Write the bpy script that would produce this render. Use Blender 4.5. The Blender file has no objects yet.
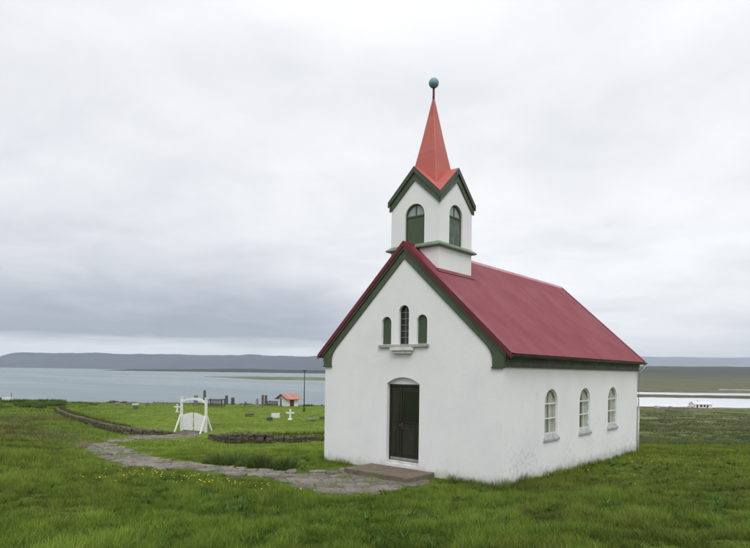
import bpy, bmesh, math, random
import numpy as np
from mathutils import Vector, Matrix
from mathutils.geometry import tessellate_polygon

random.seed(7)
rng = np.random.default_rng(11)
scene = bpy.context.scene
col = scene.collection

# ------------------------------------------------------------------ camera
F, HY, ROLL, YAW = 583.33, 371.4, 0.014, 0.712
CAM = np.array([6.593, -12.182, 2.556])
FW = np.array([-math.sin(YAW), math.cos(YAW), 0.0])
RT = np.array([math.cos(YAW), math.sin(YAW), 0.0])
UP = np.array([0.0, 0.0, 1.0])
cr, sr = math.cos(ROLL), math.sin(ROLL)
cd = bpy.data.cameras.new('camera')
cam = bpy.data.objects.new('camera', cd)
col.objects.link(cam)
cd.sensor_width = 36.0
cd.lens = 28.0
cd.shift_y = (HY - 274.0) / 750.0
cd.clip_start = 0.1
cd.clip_end = 60000
ri = cr * RT + sr * UP
ui = cr * UP - sr * RT
cam.matrix_world = Matrix(((ri[0], ui[0], -FW[0], CAM[0]), (ri[1], ui[1], -FW[1], CAM[1]),
                           (ri[2], ui[2], -FW[2], CAM[2]), (0, 0, 0, 1)))
scene.camera = cam

# ------------------------------------------------------------------ view, world, sun
scene.view_settings.view_transform = 'Standard'
scene.view_settings.look = 'None'
scene.view_settings.exposure = 0.25
scene.view_settings.gamma = 1.0
scene.view_settings.use_curve_mapping = False
scene.render.engine = 'CYCLES'
scene.cycles.max_bounces = 8
scene.cycles.volume_bounces = 0

SUN_EL, SUN_STR, SUN_ANG = 50.0, 1.3, 35.0
sun_dir = Vector((0.62, -0.60, 0.0)).normalized()         # horizontally towards the sun
sun_dir = Vector((sun_dir.x * math.cos(math.radians(SUN_EL)), sun_dir.y * math.cos(math.radians(SUN_EL)),
                  math.sin(math.radians(SUN_EL))))
sl = bpy.data.lights.new('sun', 'SUN')
sl.energy = SUN_STR
sl.angle = math.radians(SUN_ANG)
sl.color = (1.0, 0.975, 0.94)
so = bpy.data.objects.new('sun', sl)
col.objects.link(so)
so.rotation_euler = sun_dir.to_track_quat('Z', 'Y').to_euler()
so.location = (10, -20, 40)

world = bpy.data.worlds.new('World')
scene.world = world
world.use_nodes = True
wt = world.node_tree
for n in list(wt.nodes):
    wt.nodes.remove(n)


class NT:
    """small node-tree helper"""
    def __init__(s, tree):
        s.t = tree

    def n(s, typ, **kw):
        nd = s.t.nodes.new(typ)
        for k, v in kw.items():
            setattr(nd, k, v)
        return nd

    def l(s, a, b):
        s.t.links.new(a, b)

    def put(s, sock, v):
        if isinstance(v, bpy.types.NodeSocket):
            s.l(v, sock)
        else:
            sock.default_value = v

    def math(s, op, a, b=0.0, c=0.0, clamp=False):
        nd = s.n('ShaderNodeMath', operation=op)
        nd.use_clamp = clamp
        s.put(nd.inputs[0], a)
        s.put(nd.inputs[1], b)
        s.put(nd.inputs[2], c)
        return nd.outputs[0]

    def vmath(s, op, a, b=(0, 0, 0)):
        nd = s.n('ShaderNodeVectorMath', operation=op)
        s.put(nd.inputs[0], a)
        s.put(nd.inputs[1], b)
        return nd.outputs['Value'] if op in ('DOT_PRODUCT', 'LENGTH') else nd.outputs[0]

    def scl(s, a, k):
        nd = s.n('ShaderNodeVectorMath', operation='SCALE')
        s.put(nd.inputs[0], a)
        s.put(nd.inputs['Scale'], k)
        return nd.outputs[0]

    def maprange(s, v, a, b, c, d, smooth=True):
        nd = s.n('ShaderNodeMapRange')
        nd.interpolation_type = 'SMOOTHSTEP' if smooth else 'LINEAR'
        s.put(nd.inputs[0], v)
        for i, q in enumerate((a, b, c, d)):
            s.put(nd.inputs[i + 1], q)
        return nd.outputs[0]

    def noise(s, vec, scale, detail=4, rough=0.55, dist=0.0):
        nd = s.n('ShaderNodeTexNoise')
        if vec is not None:
            s.l(vec, nd.inputs['Vector'])
        nd.inputs['Scale'].default_value = scale
        nd.inputs['Detail'].default_value = detail
        nd.inputs['Roughness'].default_value = rough
        nd.inputs['Distortion'].default_value = dist
        return nd.outputs[0]

    def ramp(s, fac, stops, interp='LINEAR'):
        nd = s.n('ShaderNodeValToRGB')
        cr_ = nd.color_ramp
        cr_.interpolation = interp
        while len(cr_.elements) < len(stops):
            cr_.elements.new(0.5)
        for e, (p, c) in zip(cr_.elements, stops):
            e.position = p
            e.color = (c, c, c, 1) if not hasattr(c, '__len__') else (c[0], c[1], c[2], 1)
        s.put(nd.inputs[0], fac)
        return nd.outputs[0]

    def mix(s, fac, a, b, blend='MIX'):
        nd = s.n('ShaderNodeMix', data_type='RGBA', blend_type=blend)
        s.put(nd.inputs[0], fac)
        for sk, v in ((nd.inputs[6], a), (nd.inputs[7], b)):
            if not isinstance(v, bpy.types.NodeSocket) and len(v) == 3:
                v = (v[0], v[1], v[2], 1)
            s.put(sk, v)
        return nd.outputs[2]

    def mapping(s, vec, scale=(1, 1, 1), rot=(0, 0, 0), loc=(0, 0, 0)):
        nd = s.n('ShaderNodeMapping')
        s.l(vec, nd.inputs[0])
        nd.inputs['Scale'].default_value = scale
        nd.inputs['Rotation'].default_value = rot
        nd.inputs['Location'].default_value = loc
        return nd.outputs[0]


W = NT(wt)
tc = W.n('ShaderNodeTexCoord')
d = tc.outputs['Generated']
sep = W.n('ShaderNodeSeparateXYZ')
W.l(d, sep.inputs[0])
el = sep.outputs['Z']
# cloud sheet seen from below: project the direction on a flat layer
den = W.math('ADD', W.math('MAXIMUM', el, 0.0), 0.16)
inv = W.math('DIVIDE', 1.0, den)
pl = W.vmath('MULTIPLY', W.scl(d, inv), (1, 1, 0))
n_big = W.noise(W.mapping(pl, loc=(0.4, 1.3, 0)), 0.95, 5, 0.5, 0.5)
n_mid = W.noise(W.mapping(pl, loc=(3.1, 7.7, 0)), 2.6, 6, 0.55, 0.5)
band = W.noise(W.mapping(d, scale=(2.2, 2.2, 15.0)), 1.0, 5, 0.6, 0.3)
band2 = W.noise(W.mapping(d, scale=(5, 5, 60.0), loc=(2, 1, 0)), 1.0, 4, 0.6, 0.2)
elw = W.math('ADD', el, W.math('MULTIPLY', W.math('SUBTRACT', band, 0.5), 0.05))
elw = W.math('ADD', elw, W.math('MULTIPLY', W.math('SUBTRACT', n_mid, 0.5), 0.035))
# keep the strip of open light over the sea fairly level
low = W.maprange(el, 0.03, 0.075, 0.0, 1.0)
elw2 = W.math('ADD', W.math('MULTIPLY', elw, low), W.math('MULTIPLY', W.math('ADD', el, W.math('MULTIPLY', W.math('SUBTRACT', band2, 0.5), 0.028)), W.math('SUBTRACT', 1.0, low)))
dark_side = W.ramp(elw2, [(0.0, 1.02), (0.034, 1.0), (0.042, 0.74), (0.050, 0.365), (0.078, 0.39), (0.11, 0.50), (0.16, 0.67), (0.22, 0.785), (0.40, 0.81), (1.0, 0.88)])
light_side = W.ramp(elw2, [(0.0, 0.90), (0.03, 0.90), (0.07, 0.88), (0.12, 0.875), (0.22, 0.87), (0.40, 0.82), (1.0, 0.88)])
side = W.vmath('DOT_PRODUCT', d, tuple(RT))
sidew = W.math('ADD', side, W.math('MULTIPLY', W.math('SUBTRACT', n_big, 0.5), 0.25))
k = W.maprange(sidew, -0.20, 0.30, 0.0, 1.0)
lum = W.mix(k, dark_side, light_side)
var = W.math('ADD', 1.0, W.math('MULTIPLY', W.math('SUBTRACT', n_big, 0.5), 0.52))
var = W.math('ADD', var, W.math('MULTIPLY', W.math('SUBTRACT', n_mid, 0.5), 0.26))
lumv = W.mix(1.0, lum, var, 'MULTIPLY')
sepc = W.n('ShaderNodeSeparateColor')
W.l(lumv, sepc.inputs[0])
lv = sepc.outputs[0]
tint = W.ramp(lv, [(0.0, (0.86, 0.95, 1.14)), (0.38, (0.885, 0.955, 1.11)), (0.62, (0.95, 0.98, 1.04)), (0.85, (0.985, 0.99, 1.005))])
# overcast skies are brighter overhead than near the horizon
zen = W.maprange(el, 0.42, 1.0, 1.0, 1.5, smooth=False)
cloud = W.scl(W.mix(1.0, lumv, tint, 'MULTIPLY'), zen)
sky = W.n('ShaderNodeTexSky')
sky.sky_type = 'NISHITA'
sky.sun_disc = False
sky.sun_elevation = math.radians(SUN_EL)
sky.sun_rotation = math.atan2(sun_dir.x, sun_dir.y)
bg1 = W.n('ShaderNodeBackground')
W.l(sky.outputs[0], bg1.inputs[0])
bg1.inputs[1].default_value = 0.1
bg2 = W.n('ShaderNodeBackground')
W.l(cloud, bg2.inputs[0])
bg2.inputs[1].default_value = 1.0
ms = W.n('ShaderNodeMixShader')
ms.inputs[0].default_value = 0.94           # closed cloud deck, a little blue through it
W.l(bg1.outputs[0], ms.inputs[1])
W.l(bg2.outputs[0], ms.inputs[2])
wo = W.n('ShaderNodeOutputWorld')
W.l(ms.outputs[0], wo.inputs[0])


# ------------------------------------------------------------------ helpers
def sstep(a, b, x):
    t = np.clip((np.asarray(x, float) - a) / (b - a), 0, 1)
    return t * t * (3 - 2 * t)


def vnoise(x, y, seed=0):
    x = np.asarray(x, float)
    y = np.asarray(y, float)
    xi = np.floor(x).astype(np.int64)
    yi = np.floor(y).astype(np.int64)
    fx = x - xi
    fy = y - yi
    fx = fx * fx * (3 - 2 * fx)
    fy = fy * fy * (3 - 2 * fy)

    def h(a, b):
        n = (a * 374761393 + b * 668265263 + seed * 1442695041) & 0xffffffff
        n = ((n ^ (n >> 13)) * 1274126177) & 0xffffffff
        n = n ^ (n >> 16)
        return (n & 0xffff) / 65535.0
    return (h(xi, yi) * (1 - fx) + h(xi + 1, yi) * fx) * (1 - fy) + (h(xi, yi + 1) * (1 - fx) + h(xi + 1, yi + 1) * fx) * fy


def fbm(x, y, seed=0, oct=4):
    s = 0
    a = 0.5
    tot = 0
    for i in range(oct):
        s = s + a * vnoise(x * 2 ** i, y * 2 ** i, seed + i * 17)
        tot += a
        a *= 0.5
    return s / tot


class MB:
    def __init__(s):
        s.v = []
        s.f = []

    def add(s, vs, fs):
        o = len(s.v)
        s.v += [tuple(float(q) for q in p) for p in vs]
        s.f += [tuple(i + o for i in f) for f in fs]
        return s

    def box(s, x0, x1, y0, y1, z0, z1):
        return s.add([(x0, y0, z0), (x1, y0, z0), (x1, y1, z0), (x0, y1, z0), (x0, y0, z1), (x1, y0, z1), (x1, y1, z1), (x0, y1, z1)],
                     [(0, 3, 2, 1), (4, 5, 6, 7), (0, 1, 5, 4), (1, 2, 6, 5), (2, 3, 7, 6), (3, 0, 4, 7)])

    def prism(s, out, fr, d0, d1):
        """closed prism of a 2-D outline in a frame fr(a, b, d)"""
        n = len(out)
        vs = [fr(a, b, d0) for a, b in out] + [fr(a, b, d1) for a, b in out]
        fs = [tuple(range(n)), tuple(range(2 * n - 1, n - 1, -1))]
        fs += [(i, (i + 1) % n, n + (i + 1) % n, n + i) for i in range(n)]
        return s.add(vs, fs)

    def ring(s, outer, inner, fr, d0, d1):
        n = len(outer)
        vs = [fr(a, b, d0) for a, b in outer] + [fr(a, b, d0) for a, b in inner] + [fr(a, b, d1) for a, b in outer] + [fr(a, b, d1) for a, b in inner]
        fs = []
        for i in range(n):
            j = (i + 1) % n
            fs += [(i, j, n + j, n + i), (2 * n + i, 2 * n + j, 3 * n + j, 3 * n + i), (i, j, 2 * n + j, 2 * n + i), (n + i, n + j, 3 * n + j, 3 * n + i)]
        return s.add(vs, fs)

    def panel(s, outer, holes, fr, reveal):
        loops = [outer] + holes
        flat = [p for lp in loops for p in lp]
        tris = tessellate_polygon([[Vector((a, b, 0)) for a, b in lp] for lp in loops])
        s.add([fr(a, b, 0) for a, b in flat], [tuple(t) for t in tris])
        for h in holes:
            n = len(h)
            s.add([fr(a, b, 0) for a, b in h] + [fr(a, b, reveal) for a, b in h],
                  [(i, (i + 1) % n, n + (i + 1) % n, n + i) for i in range(n)])
        return s

    def tube(s, pts, r, n=8, r1=None):
        pts = [Vector(p) for p in pts]
        vs = []
        for i, p in enumerate(pts):
            t = (pts[min(i + 1, len(pts) - 1)] - pts[max(i - 1, 0)]).normalized()
            a = t.cross(Vector((0, 0, 1)))
            if a.length < 1e-3:
                a = t.cross(Vector((1, 0, 0)))
            a.normalize()
            b = t.cross(a)
            rr = r if r1 is None else r + (r1 - r) * i / (len(pts) - 1)
            for q in range(n):
                an = 2 * math.pi * q / n
                vs.append(p + a * rr * math.cos(an) + b * rr * math.sin(an))
        fs = []
        for i in range(len(pts) - 1):
            for q in range(n):
                fs.append((i * n + q, i * n + (q + 1) % n, (i + 1) * n + (q + 1) % n, (i + 1) * n + q))
        fs.append(tuple(range(n - 1, -1, -1)))
        fs.append(tuple(range((len(pts) - 1) * n, len(pts) * n)))
        return s.add(vs, fs)

    def bar(s, p, q, w, h):
        """rectangular bar from p to q"""
        p, q = Vector(p), Vector(q)
        t = (q - p).normalized()
        a = t.cross(Vector((0, 0, 1)))
        if a.length < 1e-3:
            a = t.cross(Vector((0, 1, 0)))
        a.normalize()
        b = t.cross(a).normalized()
        vs = []
        for c in (p, q):
            for i, j in ((-1, -1), (1, -1), (1, 1), (-1, 1)):
                vs.append(c + a * i * w / 2 + b * j * h / 2)
        return s.add(vs, [(0, 3, 2, 1), (4, 5, 6, 7), (0, 1, 5, 4), (1, 2, 6, 5), (2, 3, 7, 6), (3, 0, 4, 7)])

    def sphere(s, c, r, seg=20, rings=12):
        vs = [(c[0], c[1], c[2] + r)]
        for i in range(1, rings):
            ph = math.pi * i / rings
            for j in range(seg):
                th = 2 * math.pi * j / seg
                vs.append((c[0] + r * math.sin(ph) * math.cos(th), c[1] + r * math.sin(ph) * math.sin(th), c[2] + r * math.cos(ph)))
        vs.append((c[0], c[1], c[2] - r))
        fs = [(0, 1 + j, 1 + (j + 1) % seg) for j in range(seg)]
        for i in range(rings - 2):
            for j in range(seg):
                a = 1 + i * seg + j
                b = 1 + i * seg + (j + 1) % seg
                fs.append((a, a + seg, b + seg, b))
        L = len(vs) - 1
        o = 1 + (rings - 2) * seg
        fs += [(o + j, L, o + (j + 1) % seg) for j in range(seg)]
        return s.add(vs, fs)

    def mesh(s, name, mat=None, smooth=False, fix=True):
        me = bpy.data.meshes.new(name)
        me.from_pydata(s.v, [], s.f)
        if fix:
            bm = bmesh.new()
            bm.from_mesh(me)
            bmesh.ops.recalc_face_normals(bm, faces=bm.faces)
            bm.to_mesh(me)
            bm.free()
        if smooth:
            me.polygons.foreach_set('use_smooth', [True] * len(me.polygons))
        if mat:
            me.materials.append(mat)
        return me

    def build(s, name, mat, parent=None, smooth=False, bevel=0.0, fix=True):
        o = bpy.data.objects.new(name, s.mesh(name, mat, smooth, fix))
        col.objects.link(o)
        if parent:
            o.parent = parent
            o.matrix_parent_inverse = parent.matrix_world.inverted()
        if bevel:
            m = o.modifiers.new('bevel', 'BEVEL')
            m.width = bevel
            m.segments = 2
            m.limit_method = 'ANGLE'
            m.angle_limit = math.radians(40)
        return o


def empty(name, loc=(0, 0, 0), rz=0.0):
    o = bpy.data.objects.new(name, None)
    o.empty_display_size = 0.3
    col.objects.link(o)
    o.location = loc
    o.rotation_euler = (0, 0, rz)
    o.matrix_world = Matrix.Translation(Vector(loc)) @ Matrix.Rotation(rz, 4, 'Z')
    return o


def tag(o, label=None, cat=None, group=None, kind=None):
    if label:
        o['label'] = label
    if cat:
        o['category'] = cat
    if group:
        o['group'] = group
    if kind:
        o['kind'] = kind
    return o


def np_mesh(name, v, faces_flat, counts, mat, smooth=False):
    me = bpy.data.meshes.new(name)
    nv = len(v)
    me.vertices.add(nv)
    me.vertices.foreach_set('co', np.ascontiguousarray(v, dtype=np.float32).ravel())
    counts = np.asarray(counts, dtype=np.int32)
    me.loops.add(len(faces_flat))
    me.loops.foreach_set('vertex_index', np.asarray(faces_flat, dtype=np.int32))
    me.polygons.add(len(counts))
    st = np.concatenate(([0], np.cumsum(counts)[:-1])).astype(np.int32)
    me.polygons.foreach_set('loop_start', st)
    me.polygons.foreach_set('use_smooth', np.full(len(counts), smooth))
    me.update(calc_edges=True)
    me.materials.append(mat)
    return me


# ------------------------------------------------------------------ materials
def new_mat(name):
    m = bpy.data.materials.new(name)
    m.use_nodes = True
    t = NT(m.node_tree)
    b = m.node_tree.nodes['Principled BSDF']
    return m, t, b


def coords(t):
    return t.n('ShaderNodeTexCoord').outputs['Object']


def bump(t, b, h, strength=0.3, dist=0.02):
    nd = t.n('ShaderNodeBump')
    nd.inputs['Strength'].default_value = strength
    nd.inputs['Distance'].default_value = dist
    t.l(h, nd.inputs['Height'])
    t.l(nd.outputs[0], b.inputs['Normal'])


def paint(name, c, c2=None, scale=3.0, rough=0.5, stretch=(1, 1, 1), amount=1.0, bmp=0.15, spec=0.5, lo=0.35, hi=0.7):
    m, t, b = new_mat(name)
    o = coords(t)
    v = t.mapping(o, scale=stretch)
    n = t.noise(v, scale, 6, 0.6)
    if c2 is None:
        c2 = tuple(q * 0.75 for q in c)
    f = t.maprange(n, lo, hi, 0.0, amount)
    t.l(t.mix(f, c, c2), b.inputs['Base Color'])
    r = t.maprange(n, 0.3, 0.7, rough - 0.08, rough + 0.1)
    t.l(r, b.inputs['Roughness'])
    b.inputs['Specular IOR Level'].default_value = spec
    if bmp:
        bump(t, b, t.noise(v, scale * 9, 5, 0.65), bmp, 0.01)
    return m


def make_plaster():
    m, t, b = new_mat('white_painted_plaster')
    o = coords(t)
    sp = t.n('ShaderNodeSeparateXYZ')
    t.l(o, sp.inputs[0])
    base = t.mix(t.maprange(t.noise(o, 0.9, 5, 0.6), 0.35, 0.7, 0, 1), (0.79, 0.79, 0.80), (0.745, 0.745, 0.76))
    # faint vertical run-off stains
    st = t.noise(t.mapping(o, scale=(5, 5, 0.45)), 1.6, 5, 0.6)
    base = t.mix(t.maprange(st, 0.55, 0.8, 0, 0.18), base, (0.62, 0.63, 0.62))
    # flaked and scuffed paint, mostly on the weather side and low down
    fl = t.noise(t.mapping(o, scale=(1, 1, 0.7), loc=(4, 2, 9)), 8.5, 8, 0.70)
    patch = t.noise(t.mapping(o, loc=(1, 5, 3)), 0.7, 3, 0.5)
    lowz = t.maprange(sp.outputs['Z'], -0.1, 1.8, 0.075, 0.0)
    eastness = t.maprange(sp.outputs['X'], -0.02, -0.005, 0.0, 0.085)
    neary = t.math('MULTIPLY', t.maprange(sp.outputs['Y'], 0.0, 3.2, 0.025, 0.0), t.maprange(sp.outputs['X'], -0.02, -0.005, 0.0, 1.0))
    e = t.math('ADD', t.math('ADD', fl, lowz), t.math('ADD', eastness, neary))
    e = t.math('ADD', e, t.math('MULTIPLY', t.math('SUBTRACT', patch, 0.5), 0.30))
    f = t.maprange(e, 0.69, 0.82, 0, 0.5)
    base = t.mix(f, base, (0.44, 0.45, 0.45))
    # earth splash and algae at the foot
    ft = t.math('ADD', sp.outputs['Z'], t.math('MULTIPLY', t.noise(t.mapping(o, scale=(1, 1, 0.4)), 3.5, 6, 0.7), 0.55))
    f2 = t.maprange(ft, 0.18, 0.46, 0.55, 0.0)
    base = t.mix(f2, base, (0.36, 0.37, 0.29))
    t.l(base, b.inputs['Base Color'])
    b.inputs['Roughness'].default_value = 0.75
    b.inputs['Specular IOR Level'].default_value = 0.3
    h = t.math('ADD', t.math('MULTIPLY', t.noise(o, 1.3, 4, 0.5), 1.0), t.math('MULTIPLY', t.noise(o, 14, 5, 0.7), 0.22))
    h = t.math('SUBTRACT', h, t.math('MULTIPLY', f, 0.15))
    bump(t, b, h, 0.35, 0.03)
    return m


def make_metal_roof(name, c, c2, c3, rough):
    m, t, b = new_mat(name)
    o = coords(t)
    a = t.noise(o, 0.8, 5, 0.6)
    base = t.mix(t.maprange(a, 0.35, 0.68, 0, 1), c, c2)
    st = t.noise(t.mapping(o, scale=(0.12, 5.0, 0.12)), 1.5, 5, 0.7)     # streaks that run down the slope
    base = t.mix(t.maprange(st, 0.42, 0.68, 0, 0.9), base, c3)
    sp = t.noise(o, 30, 3, 0.6)
    base = t.mix(t.maprange(sp, 0.7, 0.78, 0, 0.3), base, c3)
    t.l(base, b.inputs['Base Color'])
    t.l(t.maprange(a, 0.3, 0.7, rough - 0.06, rough + 0.12), b.inputs['Roughness'])
    b.inputs['Specular IOR Level'].default_value = 0.35
    return m


def make_glass(name, c=(0.02, 0.025, 0.03), rough=0.06, trans=0.0):
    m, t, b = new_mat(name)
    o = coords(t)
    b.inputs['Base Color'].default_value = (*c, 1)
    b.inputs['Roughness'].default_value = rough
    b.inputs['IOR'].default_value = 1.5
    b.inputs['Transmission Weight'].default_value = trans
    bump(t, b, t.noise(o, 4, 2, 0.5), 0.06, 0.02)
    return m


def make_thin_glass():
    m, t, b = new_mat('window_glass')
    gl = t.n('ShaderNodeBsdfGlossy')
    gl.inputs['Roughness'].default_value = 0.04
    tr = t.n('ShaderNodeBsdfTransparent')
    tr.inputs[0].default_value = (0.86, 0.9, 0.88, 1)
    ge = t.n('ShaderNodeNewGeometry')
    cs = t.math('ABSOLUTE', t.vmath('DOT_PRODUCT', ge.outputs['Normal'], ge.outputs['Incoming']))
    fres = t.math('ADD', 0.08, t.math('MULTIPLY', 0.92, t.math('POWER', t.math('SUBTRACT', 1.0, cs), 5.0)))
    nb = t.n('ShaderNodeBump')
    nb.inputs['Strength'].default_value = 0.05
    t.l(t.noise(coords(t), 3, 2, 0.5), nb.inputs['Height'])
    t.l(nb.outputs[0], gl.inputs['Normal'])
    mx = t.n('ShaderNodeMixShader')
    t.l(fres, mx.inputs[0])
    t.l(tr.outputs[0], mx.inputs[1])
    t.l(gl.outputs[0], mx.inputs[2])
    t.l(mx.outputs[0], m.node_tree.nodes['Material Output'].inputs[0])
    return m


def make_ground():
    m, t, b = new_mat('turf_and_moor')
    o = coords(t)
    at = t.n('ShaderNodeAttribute')
    at.attribute_name = 'col'
    n1 = t.noise(o, 1.7, 6, 0.62)
    n2 = t.noise(o, 0.16, 6, 0.62)
    n3 = t.noise(t.mapping(o, loc=(40, 10, 0)), 0.02, 7, 0.62)
    v = t.math('ADD', t.math('MULTIPLY', t.math('SUBTRACT', n1, 0.5), 0.9), t.math('MULTIPLY', t.math('SUBTRACT', n2, 0.5), 1.1))
    v = t.math('ADD', v, t.math('MULTIPLY', t.math('SUBTRACT', n3, 0.5), 1.2))
    s = t.math('ADD', 1.0, v)
    c = t.scl(at.outputs['Color'], s)
    hue = t.maprange(t.noise(t.mapping(o, loc=(9, 90, 0)), 0.35, 6, 0.65), 0.45, 0.72, 0, 0.4)
    c = t.mix(hue, c, t.mix(1.0, c, (1.45, 0.98, 0.95), 'MULTIPLY'))
    t.l(c, b.inputs['Base Color'])
    b.inputs['Roughness'].default_value = 0.95
    b.inputs['Specular IOR Level'].default_value = 0.1
    bump(t, b, t.noise(o, 9, 6, 0.7), 0.7, 0.06)
    return m


def make_grass():
    m, t, b = new_mat('grass_blades')
    at = t.n('ShaderNodeAttribute')
    at.attribute_name = 'col'
    t.l(at.outputs['Color'], b.inputs['Base Color'])
    b.inputs['Roughness'].default_value = 0.7
    b.inputs['Specular IOR Level'].default_value = 0.03
    ge = t.n('ShaderNodeNewGeometry')
    nn = t.vmath('NORMALIZE', t.vmath('ADD', t.scl(ge.outputs['Normal'], 0.45), (0, 0, 0.75)))
    t.l(nn, b.inputs['Normal'])
    tl = t.n('ShaderNodeBsdfTranslucent')
    t.l(at.outputs['Color'], tl.inputs[0])
    mx = t.n('ShaderNodeMixShader')
    mx.inputs[0].default_value = 0.22
    t.l(b.outputs[0], mx.inputs[1])
    t.l(tl.outputs[0], mx.inputs[2])
    t.l(mx.outputs[0], m.node_tree.nodes['Material Output'].inputs[0])
    return m


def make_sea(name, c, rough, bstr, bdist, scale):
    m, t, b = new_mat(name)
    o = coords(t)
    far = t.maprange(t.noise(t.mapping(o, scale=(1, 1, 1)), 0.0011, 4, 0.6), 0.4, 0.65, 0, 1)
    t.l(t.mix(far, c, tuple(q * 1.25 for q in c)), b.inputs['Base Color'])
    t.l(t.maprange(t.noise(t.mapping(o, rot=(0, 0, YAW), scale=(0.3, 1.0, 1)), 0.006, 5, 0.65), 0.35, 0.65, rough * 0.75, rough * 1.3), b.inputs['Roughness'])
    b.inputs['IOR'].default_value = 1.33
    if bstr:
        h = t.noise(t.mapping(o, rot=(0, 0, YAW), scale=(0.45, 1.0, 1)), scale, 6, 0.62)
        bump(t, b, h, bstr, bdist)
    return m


def make_rock(name, c1, c2, c3, scale=5.0):
    m, t, b = new_mat(name)
    o = coords(t)
    oi = t.n('ShaderNodeObjectInfo')
    sh = t.scl(t.vmath('ADD', (0, 0, 0), (1, 1, 1)), t.math('MULTIPLY', oi.outputs['Random'], 37.0))
    v = t.vmath('ADD', o, sh)
    n = t.noise(v, scale, 7, 0.65)
    base = t.mix(t.maprange(n, 0.35, 0.65, 0, 1), c1, c2)
    li = t.noise(t.mapping(v, loc=(5, 3, 1)), scale * 1.9, 6, 0.7)
    base = t.mix(t.maprange(li, 0.56, 0.66, 0, 0.8), base, c3)
    k_ = t.math('ADD', 0.72, t.math('MULTIPLY', oi.outputs['Random'], 0.55))
    t.l(t.scl(base, k_), b.inputs['Base Color'])
    b.inputs['Roughness'].default_value = 0.9
    b.inputs['Specular IOR Level'].default_value = 0.2
    bump(t, b, t.noise(v, scale * 4, 7, 0.7), 0.6, 0.02)
    return m


def make_hill(name, c1, c2, c3, scale, stretch):
    m, t, b = new_mat(name)
    o = coords(t)
    v = t.mapping(o, rot=(0, 0, -YAW), scale=stretch)
    n = t.noise(v, scale, 8, 0.65)
    base = t.mix(t.maprange(n, 0.38, 0.62, 0, 1), c1, c2)
    n2 = t.noise(t.mapping(v, loc=(100, 30, 5)), scale * 3, 8, 0.7)
    base = t.mix(t.maprange(n2, 0.6, 0.66, 0, 1), base, c3)
    t.l(base, b.inputs['Base Color'])
    b.inputs['Roughness'].default_value = 1.0
    b.inputs['Specular IOR Level'].default_value = 0.0
    return m


M = {}
M['plaster'] = make_plaster()
M['roof'] = make_metal_roof('crimson_sheet_roof', (0.195, 0.031, 0.046), (0.185, 0.029, 0.043), (0.215, 0.044, 0.06), 0.47)
M['trim_red'] = make_metal_roof('crimson_trim', (0.15, 0.016, 0.026), (0.11, 0.013, 0.02), (0.18, 0.03, 0.04), 0.4)
M['ridge'] = make_metal_roof('faded_ridge_metal', (0.46, 0.22, 0.24), (0.40, 0.16, 0.19), (0.5, 0.3, 0.3), 0.4)
M['spire'] = make_metal_roof('sun_faded_red_sheet', (0.43, 0.10, 0.08), (0.395, 0.09, 0.073), (0.47, 0.135, 0.11), 0.48)
M['green'] = paint('dark_green_paint', (0.062, 0.088, 0.047), (0.048, 0.068, 0.038), 3, 0.5, bmp=0.1)
M['green_dark'] = paint('shabby_dark_green_paint', (0.045, 0.064, 0.034), (0.055, 0.055, 0.037), 4, 0.55, bmp=0.1)
M['green_lead'] = paint('weathered_green_capping', (0.16, 0.22, 0.15), (0.12, 0.17, 0.11), 6, 0.5, bmp=0.1)
M['shutter'] = paint('green_shutter_paint', (0.058, 0.084, 0.043), (0.044, 0.066, 0.034), 5, 0.5, stretch=(6, 6, 0.5), bmp=0.2)
M['shutter_worn'] = paint('worn_shutter_paint', (0.055, 0.08, 0.047), (0.15, 0.17, 0.145), 9, 0.6, stretch=(3, 3, 0.4), bmp=0.2, lo=0.45, hi=0.62)
M['door'] = paint('nearly_black_green_door_paint', (0.020, 0.021, 0.013), (0.030, 0.031, 0.019), 3, 0.38, stretch=(4, 4, 0.5), bmp=0.15, spec=0.35)
M['white'] = paint('white_gloss_paint', (0.76, 0.76, 0.74), (0.66, 0.66, 0.64), 7, 0.5, bmp=0.1)
M['white_worn'] = paint('weathered_white_paint', (0.72, 0.72, 0.70), (0.50, 0.50, 0.47), 6, 0.6, bmp=0.2)
M['sill'] = paint('grey_painted_sill', (0.40, 0.41, 0.415), (0.27, 0.28, 0.285), 7, 0.7, bmp=0.25)
M['sill_white'] = paint('stained_white_sill', (0.68, 0.68, 0.655), (0.50, 0.50, 0.47), 8, 0.7, bmp=0.25)
M['dark_lead'] = paint('dark_lead_bars', (0.05, 0.05, 0.05), None, 8, 0.5, bmp=0)
M['grey_bar'] = paint('grey_glazing_bars', (0.24, 0.245, 0.24), None, 8, 0.5, bmp=0)
M['gutter'] = paint('old_gutter_iron', (0.045, 0.035, 0.033), (0.10, 0.07, 0.06), 6, 0.5)
M['glass'] = make_thin_glass()
M['dark_glass'] = make_glass('dark_window_glass', (0.018, 0.02, 0.017), 0.12)
M['grey_glass'] = make_glass('frosted_grey_glass', (0.30, 0.32, 0.33), 0.3)
M['curtain'] = paint('pale_curtain_cloth', (0.66, 0.66, 0.60), (0.50, 0.50, 0.45), 3, 0.9, stretch=(3, 3, 0.4), bmp=0)
M['interior'] = paint('dim_interior_boards', (0.11, 0.085, 0.065), (0.07, 0.055, 0.045), 3, 0.8, bmp=0)
M['red_cloth'] = paint('dull_red_cloth', (0.32, 0.09, 0.075), None, 3, 0.9, bmp=0)
M['ball'] = paint('verdigris_blue_ball', (0.12, 0.26, 0.34), (0.18, 0.31, 0.37), 9, 0.45, bmp=0.2)
M['concrete'] = make_rock('brown_stained_concrete', (0.15, 0.122, 0.088), (0.11, 0.09, 0.066), (0.19, 0.165, 0.125), 4.0)
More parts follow.
